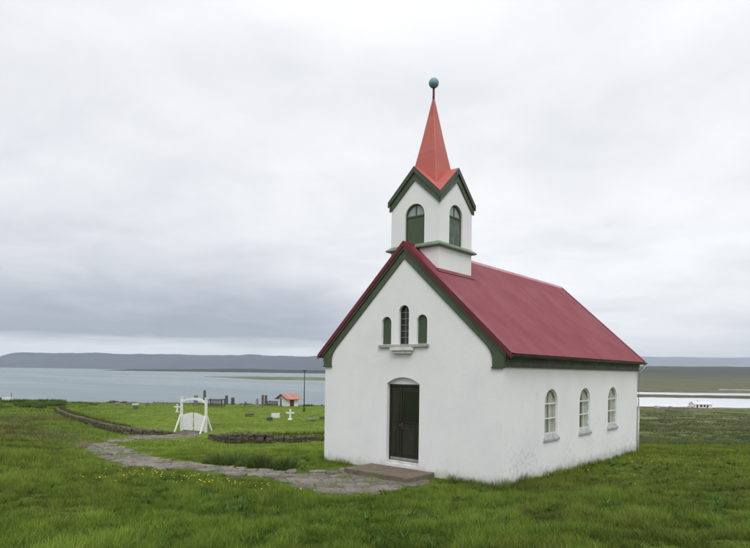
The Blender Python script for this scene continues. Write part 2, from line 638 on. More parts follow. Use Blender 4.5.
M['flag'] = make_rock('lichened_flagstone', (0.20, 0.182, 0.152), (0.125, 0.113, 0.094), (0.32, 0.305, 0.262), 9.0)
M['mortar'] = make_rock('sandy_joint_filling', (0.20, 0.18, 0.145), (0.13, 0.12, 0.085), (0.26, 0.25, 0.21), 7.0)
M['fieldstone'] = make_rock('dark_fieldstone', (0.10, 0.082, 0.064), (0.058, 0.048, 0.038), (0.20, 0.185, 0.155), 5.0)
M['earth'] = make_rock('dark_earth', (0.05, 0.038, 0.027), (0.035, 0.028, 0.02), (0.08, 0.07, 0.05), 4.0)
M['slab_grey'] = make_rock('grey_gravestone', (0.19, 0.185, 0.18), (0.14, 0.14, 0.135), (0.24, 0.24, 0.22), 5.0)
M['slab_dark'] = make_rock('dark_gravestone', (0.10, 0.10, 0.105), (0.07, 0.07, 0.072), (0.11, 0.11, 0.11), 5.0)
M['slab_red'] = make_rock('reddish_gravestone', (0.20, 0.14, 0.11), (0.13, 0.09, 0.075), (0.25, 0.21, 0.18), 5.0)
M['slab_white'] = make_rock('pale_gravestone', (0.62, 0.62, 0.60), (0.50, 0.50, 0.48), (0.7, 0.7, 0.68), 5.0)
M['iron'] = paint('rusty_iron', (0.05, 0.04, 0.035), (0.10, 0.06, 0.04), 8, 0.6)
M['post_wood'] = paint('dark_tarred_wood', (0.05, 0.042, 0.036), (0.08, 0.07, 0.06), 6, 0.8)
M['shed_roof'] = make_metal_roof('faded_orange_red_roof', (0.36, 0.12, 0.10), (0.32, 0.10, 0.088), (0.5, 0.26, 0.21), 0.5)
M['shed_door'] = paint('brown_red_door', (0.13, 0.035, 0.03), None, 4, 0.6)
M['far_roof'] = paint('pale_grey_roof', (0.62, 0.63, 0.65), (0.54, 0.55, 0.57), 0.6, 0.5, bmp=0)
M['stem'] = paint('green_stalks', (0.08, 0.12, 0.03), None, 20, 0.7, bmp=0)
M['yellow'] = paint('yellow_petals', (0.78, 0.62, 0.05), (0.72, 0.52, 0.03), 20, 0.6, bmp=0)
M['ground'] = make_ground()
M['grass'] = make_grass()
M['sea'] = make_sea('fjord_water', (0.112, 0.155, 0.170), 0.30, 0.7, 0.8, 0.22)
M['lagoon'] = make_sea('sky_whitened_lagoon_water', (0.78, 0.78, 0.79), 0.10, 0.0, 0.05, 0.2)  # near-white base stands in for bright sky mirrored in still water
M['mountain'] = make_hill('far_plateau_slopes', (0.040, 0.050, 0.055), (0.025, 0.031, 0.036), (0.08, 0.09, 0.095), 0.0016, (1, 1, 5))
M['blue_range'] = make_hill('haze_paled_range_with_snow_streaks', (0.17, 0.185, 0.20), (0.13, 0.145, 0.16), (0.5, 0.52, 0.55), 0.0008, (0.6, 1, 9))  # base colour paled to stand in for haze; the lightest streaks are snow
M['headland'] = make_hill('dark_headland', (0.035, 0.04, 0.028), (0.025, 0.03, 0.02), (0.05, 0.055, 0.035), 0.006, (1, 1, 3))
M['spit'] = make_hill('sand_and_grass_spit', (0.17, 0.17, 0.10), (0.12, 0.13, 0.07), (0.25, 0.24, 0.18), 0.012, (0.4, 1, 1))

# ------------------------------------------------------------------ terrain
SEA = -14.0


def uw(x, y):
    dx = np.asarray(x, float) - CAM[0]
    dy = np.asarray(y, float) - CAM[1]
    return dx * RT[0] + dy * RT[1], dx * FW[0] + dy * FW[1]


def xy(u, w):
    return CAM[0] + u * RT[0] + w * FW[0], CAM[1] + u * RT[1] + w * FW[1]


LP = np.array([(-400, 6), (-60, 2.2), (-10, 1.0), (0, 0.95), (4, 0.84), (7, 0.56), (10, 0.24), (14, -0.13), (17, -0.36), (21, -0.70), (26, -1.0), (30, -1.2), (40, -1.35), (55, -1.5),
               (68, -1.62), (74, -1.75), (82, -2.6), (100, -5), (150, -11.5), (185, -14.2), (220, -15.5), (320, -17), (9000, -20)])
RP = np.array([(-400, 6), (-60, 2.2), (-10, 1.0), (0, 0.95), (4, 0.86), (7, 0.62), (10, 0.32), (14, -0.02), (17, -0.12), (20, -0.2), (24, -0.36), (27, -0.72), (32, -1.2), (40, -1.75), (60, -2.9), (100, -5.0), (200, -9.8),
               (285, -13.2), (300, -13.55), (312, -14.0), (322, -14.5), (380, -14.8), (428, -14.4), (437, -13.9), (445, -13.6), (490, -13.5), (503, -13.9), (510, -14.4), (560, -14.4), (570, -13.95), (580, -13.7),
               (800, -13.0), (1000, -7), (1400, 5), (1900, 22), (2450, 42), (2700, 46), (3000, 40), (3600, 10), (4200, -16), (9000, -20)])
GP = np.array([(20, -0.5), (29, -0.78), (34, -0.97), (40, -1.08), (50, -1.26), (60, -1.44), (68, -1.66), (74, -1.85), (82, -2.7), (100, -5)])
yard = None            # polygon of the churchyard in world x, y
gate_xy = None


def in_poly(x, y, P):
    r = np.zeros(np.shape(x), bool)
    n = len(P)
    for i in range(n):
        x0, y0 = P[i]
        x1, y1 = P[(i + 1) % n]
        c = ((y0 > y) != (y1 > y))
        with np.errstate(divide='ignore', invalid='ignore'):
            r ^= c & (x < (x1 - x0) * (y - y0) / (y1 - y0 + 1e-12) + x0)
    return r


def poly_dist(x, y, P, closed=True):
    d_ = np.full(np.shape(x), 1e9)
    n = len(P)
    for i in range(n if closed else n - 1):
        x0, y0 = P[i]
        x1, y1 = P[(i + 1) % n]
        ex, ey = x1 - x0, y1 - y0
        t = np.clip(((x - x0) * ex + (y - y0) * ey) / (ex * ex + ey * ey + 1e-12), 0, 1)
        d_ = np.minimum(d_, np.hypot(x - x0 - t * ex, y - y0 - t * ey))
    return d_


def church_dist(x, y):
    dx = np.maximum(np.maximum(-5.87 - x, x - 0.0), 0)
    dy = np.maximum(np.maximum(0.0 - y, y - 9.98), 0)
    return np.hypot(dx, dy)


def side_blend(u, w):
    t = u / np.maximum(w, 6.0)
    return sstep(0.02, 0.36, t)


def zt(x, y, terrace=True):
    x = np.asarray(x, float)
    y = np.asarray(y, float)
    u, w = uw(x, y)
    s = side_blend(u, w)
    zl = np.interp(w, LP[:, 0], LP[:, 1])
    zr = np.interp(w + 9 * (vnoise(u / 60, w / 200, 31) - 0.5) * sstep(60, 250, w), RP[:, 0], RP[:, 1])
    # small pool beyond the lagoon
    t = u / np.maximum(w, 6.0)
    zr = np.where((w > 640) & (w < 900), zr - 1.1 * sstep(0.57, 0.60, t) * sstep(690, 705, w) * (1 - sstep(735, 760, w)), zr)
    z = zl * (1 - s) + zr * s
    # hummocks
    far = sstep(14, 45, w)
    z = z + (fbm(x / 2.2, y / 2.2, 3, 4) - 0.5) * 0.13 * (1 - 0.3 * far)
    z = z + (fbm(x / 7.5, y / 7.5, 9, 3) - 0.5) * (0.22 + 0.35 * far * s) * sstep(5, 14, church_dist(x, y) + 4)
    z = z + (fbm(x / 60, y / 60, 21, 4) - 0.5) * 2.2 * sstep(60, 220, w) * s * (1 - sstep(240, 300, w))
    z = z + (fbm(x / 400, y / 400, 5, 5) - 0.5) * 16 * s * sstep(900, 1600, w)
    # rougher, higher ground to the left of the path
    z = z + 0.25 * sstep(-0.42, -0.66, t) * sstep(9, 16, w) * (1 - sstep(28, 40, w))
    if terrace and yard is not None:
        near = (w > 15) & (w < 120)
        if np.any(near):
            ins = in_poly(x, y, yard)
            dd = poly_dist(x, y, yard)
            gd = np.hypot(x - gate_xy[0], y - gate_xy[1])
            wid = 0.35 + 4.0 * np.exp(-(gd / 2.4) ** 2)
            zg = np.interp(w, GP[:, 0], GP[:, 1]) + (fbm(x / 3.0, y / 3.0, 77, 3) - 0.5) * 0.14
            a = np.where(ins & near, np.clip(dd / wid, 0, 1), 0.0)
            z = z * (1 - a) + zg * a
    # level ground round the church
    cdist = church_dist(x, y)
    pad = -0.10 - 0.012 * np.clip(y, 0, 10) + (fbm(x / 2.2, y / 2.2, 3, 4) - 0.5) * 0.05
    a = 1 - sstep(0.3, 3.2, cdist)
    return z * (1 - a) + pad * a


def ray(px, py):
    a = px - 375.0
    b = HY - py
    return FW + (cr * a - sr * b) / F * RT + (sr * a + cr * b) / F * UP


TS = np.concatenate([np.arange(3, 40, 0.05), np.arange(40, 120, 0.1), np.arange(120, 1000, 1.0)])


def ground(px, py, terrace=True):
    """where the line of sight of a photograph pixel meets the ground"""
    r = ray(px, py)
    P = CAM[None, :] + TS[:, None] * r[None, :]
    h = P[:, 2] - zt(P[:, 0], P[:, 1], terrace)
    i = np.argmax(h < 0)
    if h[i] >= 0:
        i = len(TS) - 1
    if i == 0:
        return P[0]
    k_ = h[i - 1] / (h[i - 1] - h[i])
    return P[i - 1] + (P[i] - P[i - 1]) * k_


def at_depth(px, w, z=None):
    """a point on the ground at column px and depth w"""
    u = (px - 375.0) / F * w
    x, y = xy(u, w)
    return np.array([x, y, float(zt(np.array([x]), np.array([y]))[0]) if z is None else z])


# churchyard outline: the foot of the dry-stone wall as seen in the photograph
wall_left = [ground(*p, False) for p in ((58, 408.5), (60, 412.5), (70, 417), (85, 422), (105, 428.5), (130, 434.5), (150, 435), (172, 435))]
wall_right = [ground(*p, False) for p in ((214, 439), (231, 443), (260, 443), (290, 442), (325, 440.5), (345, 440))]
wl2 = [p[:2] for p in wall_left]
wr2 = [p[:2] for p in wall_right]
tail = [xy(3.0, 33.0), xy(9.0, 38.0), xy(12.0, 60.0), xy(12.0, 90.0), xy(-44.0, 90.0), xy(-42.0, 70.0), xy(-33.5, 62.0)]
yard = [tuple(p) for p in wl2] + [tuple(p) for p in wr2] + [tuple(p) for p in tail]
gate_xy = np.array(xy((194.4 - 375) / F * 34.0, 34.0))

# ---- path outline (photograph pixels: far edge / near edge), from the door to the gate
path_pairs = [((430, 479.5), (428, 484.5)), ((418, 477), (416, 487.5)), ((400, 473), (395, 488.5)), ((372, 467), (374, 494)), ((346, 468), (346, 497)), ((329, 471), (325, 494.6)),
              ((301, 472.4), (301, 488.2)), ((277, 470.8), (277, 480.5)), ((249, 468.3), (249, 476.3)), ((228, 466.8), (228, 475)), ((212, 465.2), (212, 472.5)),
              ((197, 463.6), (197, 469.4)), ((165, 460.6), (162, 469.8)), ((141, 454), (128, 466.8)), ((125, 447.6), (101, 459.0)), ((112, 444.6), (84, 450.2)),
              ((107, 442.2), (84, 444.0)), ((118, 439.3), (116, 442.0)), ((146, 434.6), (140, 440)), ((170, 432.2), (170, 438.5)), ((183, 431.0), (192, 437.6)), ((185, 429.2), (206, 433.0))]
pe_far = np.array([ground(*a)[:2] for a, b in path_pairs])
pe_near = np.array([ground(*b)[:2] for a, b in path_pairs])
path_poly = [tuple(p) for p in pe_far] + [tuple(p) for p in pe_near[::-1]]

# ---- terrain sheet: rings round the standpoint, finer where it is seen
ang = np.concatenate([np.arange(-180, -48, 6.0), np.arange(-48, 48, 0.33), np.arange(48, 180, 6.0)])
rad = np.concatenate([[0.0], np.geomspace(0.6, 5200, 440)])
A, R_ = np.meshgrid(np.radians(ang), rad, indexing='ij')
U = R_ * np.sin(A)
Wd = R_ * np.cos(A)
X, Y = xy(U, Wd)
Z = zt(X, Y)
na, nr = X.shape
V = np.stack([X, Y, Z], -1).reshape(-1, 3)
ii, jj = np.meshgrid(np.arange(na), np.arange(nr - 1), indexing='ij')
i2 = (ii + 1) % na
fq = np.stack([ii * nr + jj, i2 * nr + jj, i2 * nr + jj + 1, ii * nr + jj + 1], -1).reshape(-1, 4)
inside_church = in_poly(V[:, 0], V[:, 1], [(-5.6, 0.3), (-0.3, 0.3), (-0.3, 9.7), (-5.6, 9.7)])


def turf_colour(x, y):
    """base colour of the turf by place (linear rgb)"""
    u, w = uw(x, y)
    s = side_blend(u, w)
    t = u / np.maximum(w, 6.0)
    lawn = np.array([0.098, 0.148, 0.024])
    fore = np.array([0.081, 0.131, 0.020])
    yardc = np.array([0.128, 0.190, 0.027])
    olive = np.array([0.095, 0.098, 0.036])
    moor = np.array([0.150, 0.165, 0.075])
    dgreen = np.array([0.082, 0.122, 0.046])
    brown = np.array([0.125, 0.105, 0.065])
    hill = np.array([0.075, 0.072, 0.045])

    def mixc(c, d_, f):
        return c * (1 - f[..., None]) + d_ * f[..., None]
    c = np.broadcast_to(fore, np.shape(x) + (3,)).copy()
    c = mixc(c, lawn, sstep(8, 15, w))
    ins = in_poly(x, y, yard).astype(float)
    c = mixc(c, yardc, ins * 0.95 + (1 - ins) * 0.75 * sstep(17, 24, w) * (1 - s) * sstep(-0.5, -0.42, t))
    c = mixc(c, lawn * 1.05, (1 - s) * sstep(0.9, 0.0, np.abs(t + 0.52) * 6))
    # dry olive patch on the rough ground at the left
    c = mixc(c, olive, 0.8 * sstep(-0.46, -0.56, t) * sstep(20, 27, w) * (1 - sstep(42, 52, w)) * sstep(0.35, 0.6, fbm(x / 5, y / 5, 41, 3)))
    # right: lawn behind the church, dark damp strip, moor, brown shore
    c = mixc(c, yardc * 0.82, s * sstep(13, 19, w) * (1 - sstep(24, 30, w)))
    m1 = s * sstep(24, 33, w + 7 * (fbm(x / 3, y / 3, 65, 3) - 0.5))
    c = mixc(c, dgreen, m1)
    m2 = s * sstep(36, 52, w + 14 * (fbm(x / 14, y / 14, 55, 3) - 0.5))
    c = mixc(c, moor * 0.80, m2)
    c = mixc(c, np.array([0.082, 0.108, 0.030]), s * sstep(70, 120, w) * sstep(0.42, 0.62, fbm(x / 45, y / 45, 12, 3)))
    c = mixc(c, brown, s * sstep(200, 245, w + 40 * (fbm(x / 30, y / 30, 61, 3) - 0.5)) * (1 - sstep(305, 312, w)) * (1 - 0.7 * sstep(0.58, 0.61, t)))
    c = mixc(c, hill * np.array([0.9, 0.98, 1.0]), s * sstep(420, 440, w))
    c = mixc(c, np.array([0.098, 0.100, 0.052]), s * sstep(560, 600, w) * (1 - sstep(900, 1500, w)))
    c = mixc(c, np.array([0.046, 0.053, 0.042]), s * sstep(1100, 1900, w) * (0.4 + 0.6 * sstep(0.4, 0.6, fbm(x / 300, y / 300, 71, 4))))
    c = mixc(c, np.array([0.07, 0.065, 0.045]), (1 - s) * sstep(76, 95, w))
    mott = 0.72 + 0.9 * fbm(x / 11, y / 11, 501, 4)
    c = c * (1 - s * sstep(26, 40, w) * (1 - sstep(500, 900, w)))[..., None] + c * (mott * s * sstep(26, 40, w) * (1 - sstep(500, 900, w)))[..., None]
    # seed-head reds in the long grass to the right of the church
    c = mixc(c, np.array([0.095, 0.082, 0.030]), 0.18 * sstep(0.16, 0.32, t) * (1 - sstep(13, 17, w)) * sstep(0.42, 0.62, fbm(x / 2.4, y / 1.4, 91, 3)))
    return c


me = np_mesh('ground', V, fq.ravel(), np.full(len(fq), 4), M['ground'], True)
ca = me.color_attributes.new('col', 'FLOAT_COLOR', 'POINT')
cc = np.ones((len(V), 4), np.float32)
cc[:, :3] = turf_colour(V[:, 0], V[:, 1])
ca.data.foreach_set('color', cc.ravel())
go = bpy.data.objects.new('ground', me)
col.objects.link(go)
tag(go, kind='structure')


def sheet(name, pts, z, mat):
    m_ = MB()
    m_.add([(p[0], p[1], z) for p in pts], [tuple(range(len(pts)))])
    o = m_.build(name, mat)
    tag(o, kind='structure')
    return o


sheet('sea', [xy(15500 * math.sin(2 * math.pi * i / 64), 15500 * math.cos(2 * math.pi * i / 64)) for i in range(64)], SEA, M['sea'])
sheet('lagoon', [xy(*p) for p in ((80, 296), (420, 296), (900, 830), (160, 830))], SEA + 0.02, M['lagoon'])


def ridge_mesh(name, t0, t1, w0, w1, hfun, mat, nu=220, nw=36):
    us = np.linspace(t0, t1, nu)
    ws = np.linspace(0, 1, nw)
    Tm, Sm = np.meshgrid(us, ws, indexing='ij')
    wm = w0 + (w1 - w0) * Sm
    um = Tm * wm
    x, y = xy(um, wm)
    z = SEA - 2.0 + hfun(Tm, Sm, um, wm)
    v = np.stack([x, y, z], -1).reshape(-1, 3)
    i, j = np.meshgrid(np.arange(nu - 1), np.arange(nw - 1), indexing='ij')
    f = np.stack([i * nw + j, (i + 1) * nw + j, (i + 1) * nw + j + 1, i * nw + j + 1], -1).reshape(-1, 4)
    o = bpy.data.objects.new(name, np_mesh(name, v, f.ravel(), np.full(len(f), 4), mat, True))
    col.objects.link(o)
    tag(o, kind='structure')
    return o


def h_plateau(T, S, u, w):
    edge = sstep(-0.72, -0.60, T) * (1 - 0.55 * sstep(-0.02, 0.16, T)) * (1 - sstep(0.2, 0.34, T))
    prof = sstep(0.0, 0.42, S) * (1 - sstep(0.72, 1.0, S))
    top = 226 + 12 * (fbm(u / 900, w / 900, 5, 4) - 0.5)
    gul = 1 - 0.16 * (fbm(u / 260, w / 900, 8, 4) - 0.5) * 2 * (1 - sstep(0.35, 0.5, S))
    return top * edge * prof * gul


ridge_mesh('mountain', -0.95, 0.42, 7300, 10200, h_plateau, M['mountain'])


def h_back(T, S, u, w):
    prof = sstep(0.0, 0.5, S) * (1 - sstep(0.6, 1.0, S))
    return (200 + 60 * (fbm(u / 1500, w / 1500, 15, 4) - 0.5)) * prof * sstep(-1.3, -1.0, T) * (1 - sstep(-0.5, -0.3, T))


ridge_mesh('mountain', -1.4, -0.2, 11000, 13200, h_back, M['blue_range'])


def h_range(T, S, u, w):
    prof = sstep(0.0, 0.55, S) * (1 - sstep(0.65, 1.0, S))
    r = fbm(u / 1400, w / 1400, 25, 5)
    return (440 + 80 * (r - 0.5) - 40 * sstep(0.45, 0.75, T) * 0.3) * prof * sstep(0.12, 0.3, T) * (1 - sstep(0.9, 1.04, T))


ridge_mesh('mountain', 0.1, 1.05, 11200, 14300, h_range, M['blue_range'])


def h_head(T, S, u, w):
    prof = np.sin(np.pi * np.clip(S, 0, 1)) ** 0.7
    e = sstep(-0.475, -0.40, T) * (1 - sstep(0.02, 0.12, T))
    return (2.0 + (9 + 11 * sstep(-0.42, -0.2, T)) * (0.75 + 0.5 * fbm(u / 300, w / 300, 35, 3)) * e) * prof * sstep(-0.48, -0.46, T)


ridge_mesh('headland', -0.485, 0.14, 3350, 4600, h_head, M['headland'], 160, 16)


def h_spit(T, S, u, w):
    edge = sstep(-0.292, -0.18, T)
    near = 0.42 * (1 - edge)           # the tip is set back from the near shore
    q = np.clip((S - near) / (1.001 - near * 1.5), 0, 1)
    return 3.9 * np.sin(np.pi * q) ** 0.6 * (0.65 + 0.35 * edge) * (0.92 + 0.16 * fbm(u / 40, w / 40, 3, 3))


ridge_mesh('sand_spit', -0.292, 0.12, 910, 1480, h_spit, M['spit'], 140, 20)

# ------------------------------------------------------------------ church
XC, WID, LEN, HE, ZR, SLOPE = -2.936, 5.872, 9.984, 2.70, 5.987, 0.933
front = lambda a, b, d_: (a, d_, b)
right = lambda a, b, d_: (-d_, a, b)
left = lambda a, b, d_: (-WID + d_, a, b)
back = lambda a, b, d_: (a, LEN - d_, b)

church = empty('church', (XC, LEN / 2, -0.1))
bpy.context.view_layer.update()
tag(church, 'small white plastered church with crimson roof, green trim and red-spired tower', 'church')


def arch(cx, z0, zs, r, n=14, k=1.0):
    p = [(cx - r, z0), (cx + r, z0)]
    for i in range(n + 1):
        a = math.pi * i / n
        p.append((cx + r * math.cos(a), zs + k * r * math.sin(a)))
    return p


def segarch(cx, z0, zs, half, rise, n=10):
    R0 = (half * half + rise * rise) / (2 * rise)
    p = [(cx - half, z0), (cx + half, z0)]
    a0 = math.asin(half / R0)
    for i in range(n + 1):
        a = a0 - 2 * a0 * i / n
        p.append((cx + R0 * math.sin(a), zs + rise - R0 + R0 * math.cos(a)))
    return p


door_hole = segarch(XC, 0.10, 2.24, 0.545, 0.17)
nL = arch(XC - 0.594, 3.29, 3.879, 0.166)
nR = arch(XC + 0.594, 3.29, 3.879, 0.166)
nC = arch(XC, 3.285, 4.155, 0.168)
SW = (2.68, 5.035, 7.41)
sw_holes = [arch(c, 0.80, 1.745, 0.41) for c in SW]
gable = [(-WID, -0.7), (0, -0.7), (0, ZR - 0.10 - SLOPE * WID / 2), (XC, ZR - 0.10), (-WID, ZR - 0.10 - SLOPE * WID / 2)]
eave_z = ZR - 0.10 - SLOPE * WID / 2
sidep = [(0, -0.7), (LEN, -0.7), (LEN, eave_z), (0, eave_z)]
m_ = MB()
m_.panel(gable, [door_hole, nL, nC, nR], front, 0.17)
m_.panel(sidep, sw_holes, right, 0.10)
m_.panel(sidep, sw_holes, left, 0.10)
m_.panel(gable, [], back, 0.1)
bo = m_.build('wall', M['plaster'], church)

# dim room inside, so that the windows look into something
m_ = MB()
m_.add([(-WID + .35, .35, 0.1), (-.35, .35, 0.1), (-.35, LEN - .35, 0.1), (-WID + .35, LEN - .35, 0.1)], [(0, 1, 2, 3)])
m_.add([(-WID + .35, .45, 3.0), (-.35, .45, 3.0), (-.35, LEN - .35, 3.0), (-WID + .35, LEN - .35, 3.0)], [(0, 1, 2, 3)])
m_.box(XC - .03, XC + .03, .5, LEN - .5, 0.1, 3.0)
m_.build('interior_lining', M['interior'], church)


# side windows
def side_window(fr, cyy, name='window', red=False):
    o = arch(cyy, 0.945, 1.745, 0.408)
    i = arch(cyy, 0.99, 1.745, 0.37)
    w_ = MB().ring(o, i, fr, 0.035, 0.085).build(name, M['white_worn'], church)
    MB().add([fr(a, b, 0.063) for a, b in arch(cyy, 0.99, 1.745, 0.37)], [tuple(range(17))]).build('pane', M['glass'], w_)
    for zz in (1.765, 1.375):
        MB().prism([(cyy - .37, zz - .016), (cyy + .37, zz - .016), (cyy + .37, zz + .016), (cyy - .37, zz + .016)], fr, 0.040, 0.061).build('glazing_bar', M['white'], w_)
    MB().prism([(cyy - .010, 0.99), (cyy + .010, 0.99), (cyy + .010, 1.755), (cyy - .010, 1.755)], fr, 0.043, 0.060).build('mullion', M['white_worn'], w_)
    s_ = MB()
    a0, a1 = cyy - 0.475, cyy + 0.475
    pts = [fr(a0, 0.775, 0.12), fr(a0, 0.775, -0.05), fr(a0, 0.83, -0.05), fr(a0 + .085, 0.944, 0.03), fr(a0 + .085, 0.944, 0.12)]
    pts += [fr(a1, 0.775, 0.12), fr(a1, 0.775, -0.05), fr(a1, 0.83, -0.05), fr(a1 - .085, 0.944, 0.03), fr(a1 - .085, 0.944, 0.12)]
    s_.add(pts, [(0, 1, 2, 3, 4), (9, 8, 7, 6, 5), (0, 1, 6, 5), (1, 2, 7, 6), (2, 3, 8, 7), (3, 4, 9, 8), (4, 0, 5, 9)])
    s_.build('sill', M['sill'], w_, bevel=0.008)
    # gathered curtain behind the glass, a little open
    for a, b in ((cyy - .42, cyy - .05), (cyy + .02, cyy + .42)):
        c_ = MB()
        n = 18
        vs = []
        for q in range(n + 1):
            aa = a + (b - a) * q / n
            dd = 0.115 + 0.022 * math.sin(q * 1.9) + 0.01 * math.sin(q * 0.7)
            vs += [fr(aa, 0.80, dd), fr(aa, 2.2, dd), fr(aa, 0.80, dd + .006), fr(aa, 2.2, dd + .006)]
        fs = []
        for q in range(n):
            k4 = q * 4
            fs += [(k4, k4 + 4, k4 + 5, k4 + 1), (k4 + 2, k4 + 3, k4 + 7, k4 + 6)]
        c_.add(vs, fs)
        c_.build('curtain', M['red_cloth'] if (red and a < cyy - .2) else M['curtain'], w_)
    return w_


for q, c_ in enumerate(SW):
    side_window(right, c_, red=q > 0)
for c_ in SW:
    side_window(left, c_)

# triple window over the door
for nm, lp, cxx in (('blind_window', nL, XC - 0.594), ('blind_window', nR, XC + 0.594)):
    w_ = MB().prism(arch(cxx, 3.285, 3.879, 0.168), front, 0.07, 0.12).build(nm, M['shutter'], church)
w_ = MB().ring(arch(XC, 3.285, 4.155, 0.168), arch(XC, 3.31, 4.155, 0.143), front, 0.08, 0.13).build('window', M['green_dark'], church)
MB().prism(arch(XC, 3.31, 4.155, 0.143), front, 0.112, 0.118).build('pane', M['dark_glass'], w_)
for k_ in range(1, 6):
    zz = 3.31 + k_ * 0.165
    MB().prism([(XC - .143, zz - .008), (XC + .143, zz - .008), (XC + .143, zz + .008), (XC - .143, zz + .008)], front, 0.095, 0.111).build('glazing_bar', M['grey_bar'], w_)
MB().prism([(XC - .009, 3.31), (XC + .009, 3.31), (XC + .009, 4.29), (XC - .009, 4.29)], front, 0.093, 0.1115).build('mullion', M['grey_bar'], w_)
MB().box(XC - 0.83, XC + 0.83, -0.07, 0.10, 3.20, 3.283).build('sill', M['sill'], church, bevel=0.012)
bl_ = MB().box(XC - 0.36, XC + 0.36, -0.15, 0.02, 3.11, 3.197)
bl_.box(XC - 0.30, XC + 0.30, -0.11, 0.02, 3.035, 3.11)
bl_.build('sill_block', M['sill_white'], church, bevel=0.012)

# door
dl, dr, d0 = XC - 0.545, XC + 0.545, 0.17
MB().prism(segarch(XC, 2.225, 2.24, 0.543, 0.168), front, 0.105, 0.2).build('tympanum', M['plaster'], church)
MB().box(dl, dr, 0.02, 0.26, 0.06, 0.175).build('threshold', M['white_worn'], church)
door = MB().box(dl + .002, dr - .002, 0.14, 0.20, 0.176, 2.222).build('door', M['door'], church)
fr_ = MB()
fr_.box(dl + .002, dl + .05, 0.11, 0.14, 0.176, 2.22)
fr_.box(dr - .05, dr - .002, 0.11, 0.14, 0.176, 2.22)
fr_.box(dl + .05, dr - .05, 0.11, 0.14, 2.165, 2.22)
fr_.build('door_frame', M['door'], door, bevel=0.006)
for (x0, x1, z0, z1) in ((dl + .12, dl + .34, .34, 1.05), (dl + .12, dl + .34, 1.2, 2.06), (dl + .47, dr - .11, .34, 1.05), (dl + .47, dr - .11, 1.2, 2.06)):
    if z0 > 1 and x0 > dl + .3:
        MB().ring([(x0, z0), (x1, z0), (x1, z1), (x0, z1)], [(x0 + .03, z0 + .03), (x1 - .03, z0 + .03), (x1 - .03, z1 - .03), (x0 + .03, z1 - .03)], front, 0.122, 0.141).build('panel_moulding', M['door'], door)
        MB().box(x0 + .03, x1 - .03, 0.134, 0.142, z0 + .03, z1 - .03).build('door_pane', M['dark_glass'], door)
    else:
        MB().box(x0, x1, 0.126, 0.142, z0, z1).build('door_panel', M['door'], door, bevel=0.012)
MB().box(dl + .385, dl + .425, 0.118, 0.141, .18, 2.16).build('meeting_strip', M['door'], door, bevel=0.005)
hd = MB().box(dl + .435, dl + .465, 0.115, 0.138, 1.02, 1.20)
hd.tube([(dl + .45, 0.125, 1.12), (dl + .45, 0.075, 1.12), (dl + .36, 0.07, 1.12)], 0.011, 8)
hd.build('door_handle', M['iron'], door)
MB().box(dl + .06, dr - .06, 0.095, 0.14, 0.19, 0.26).build('weather_bar', M['grey_bar'], door, bevel=0.012)

# main roof: corrugated sheets
OVF, OVB, EO = 0.055, 0.07, 0.24
nwave = 108
ny = nwave * 6 + 1
ys = np.linspace(-OVF, LEN + OVB, ny)
nvec = np.array([SLOPE, 1.0]) / math.hypot(SLOPE, 1)


def slope_sheet(sgn):
    us = [0.0, 1.05, 2.1, 2.94 + EO]
    vs, fs = [], []
    for j, s_ in enumerate(us):
        for i, yy in enumerate(ys):
            a = 0.0072 * math.cos(2 * math.pi * i / 6)
            # each row of sheets laps the next by a few millimetres
            x = XC + sgn * (s_ + nvec[0] * a)
            z = ZR - SLOPE * s_ + nvec[1] * a
            vs.append((x, yy, z))
    n = ny
    for j in range(len(us) - 1):
        for i in range(n - 1):
            fs.append((j * n + i, j * n + i + 1, (j + 1) * n + i + 1, (j + 1) * n + i))
    o = len(vs)
    e = 2.94 + EO
    for (s_, y_) in ((0.0, -OVF), (e, -OVF), (e, LEN + OVB), (0.0, LEN + OVB)):
        vs.append((XC + sgn * s_, y_, ZR - SLOPE * s_ - 0.06))
    fs.append((o, o + 1, o + 2, o + 3))
    return MB().add(vs, fs)


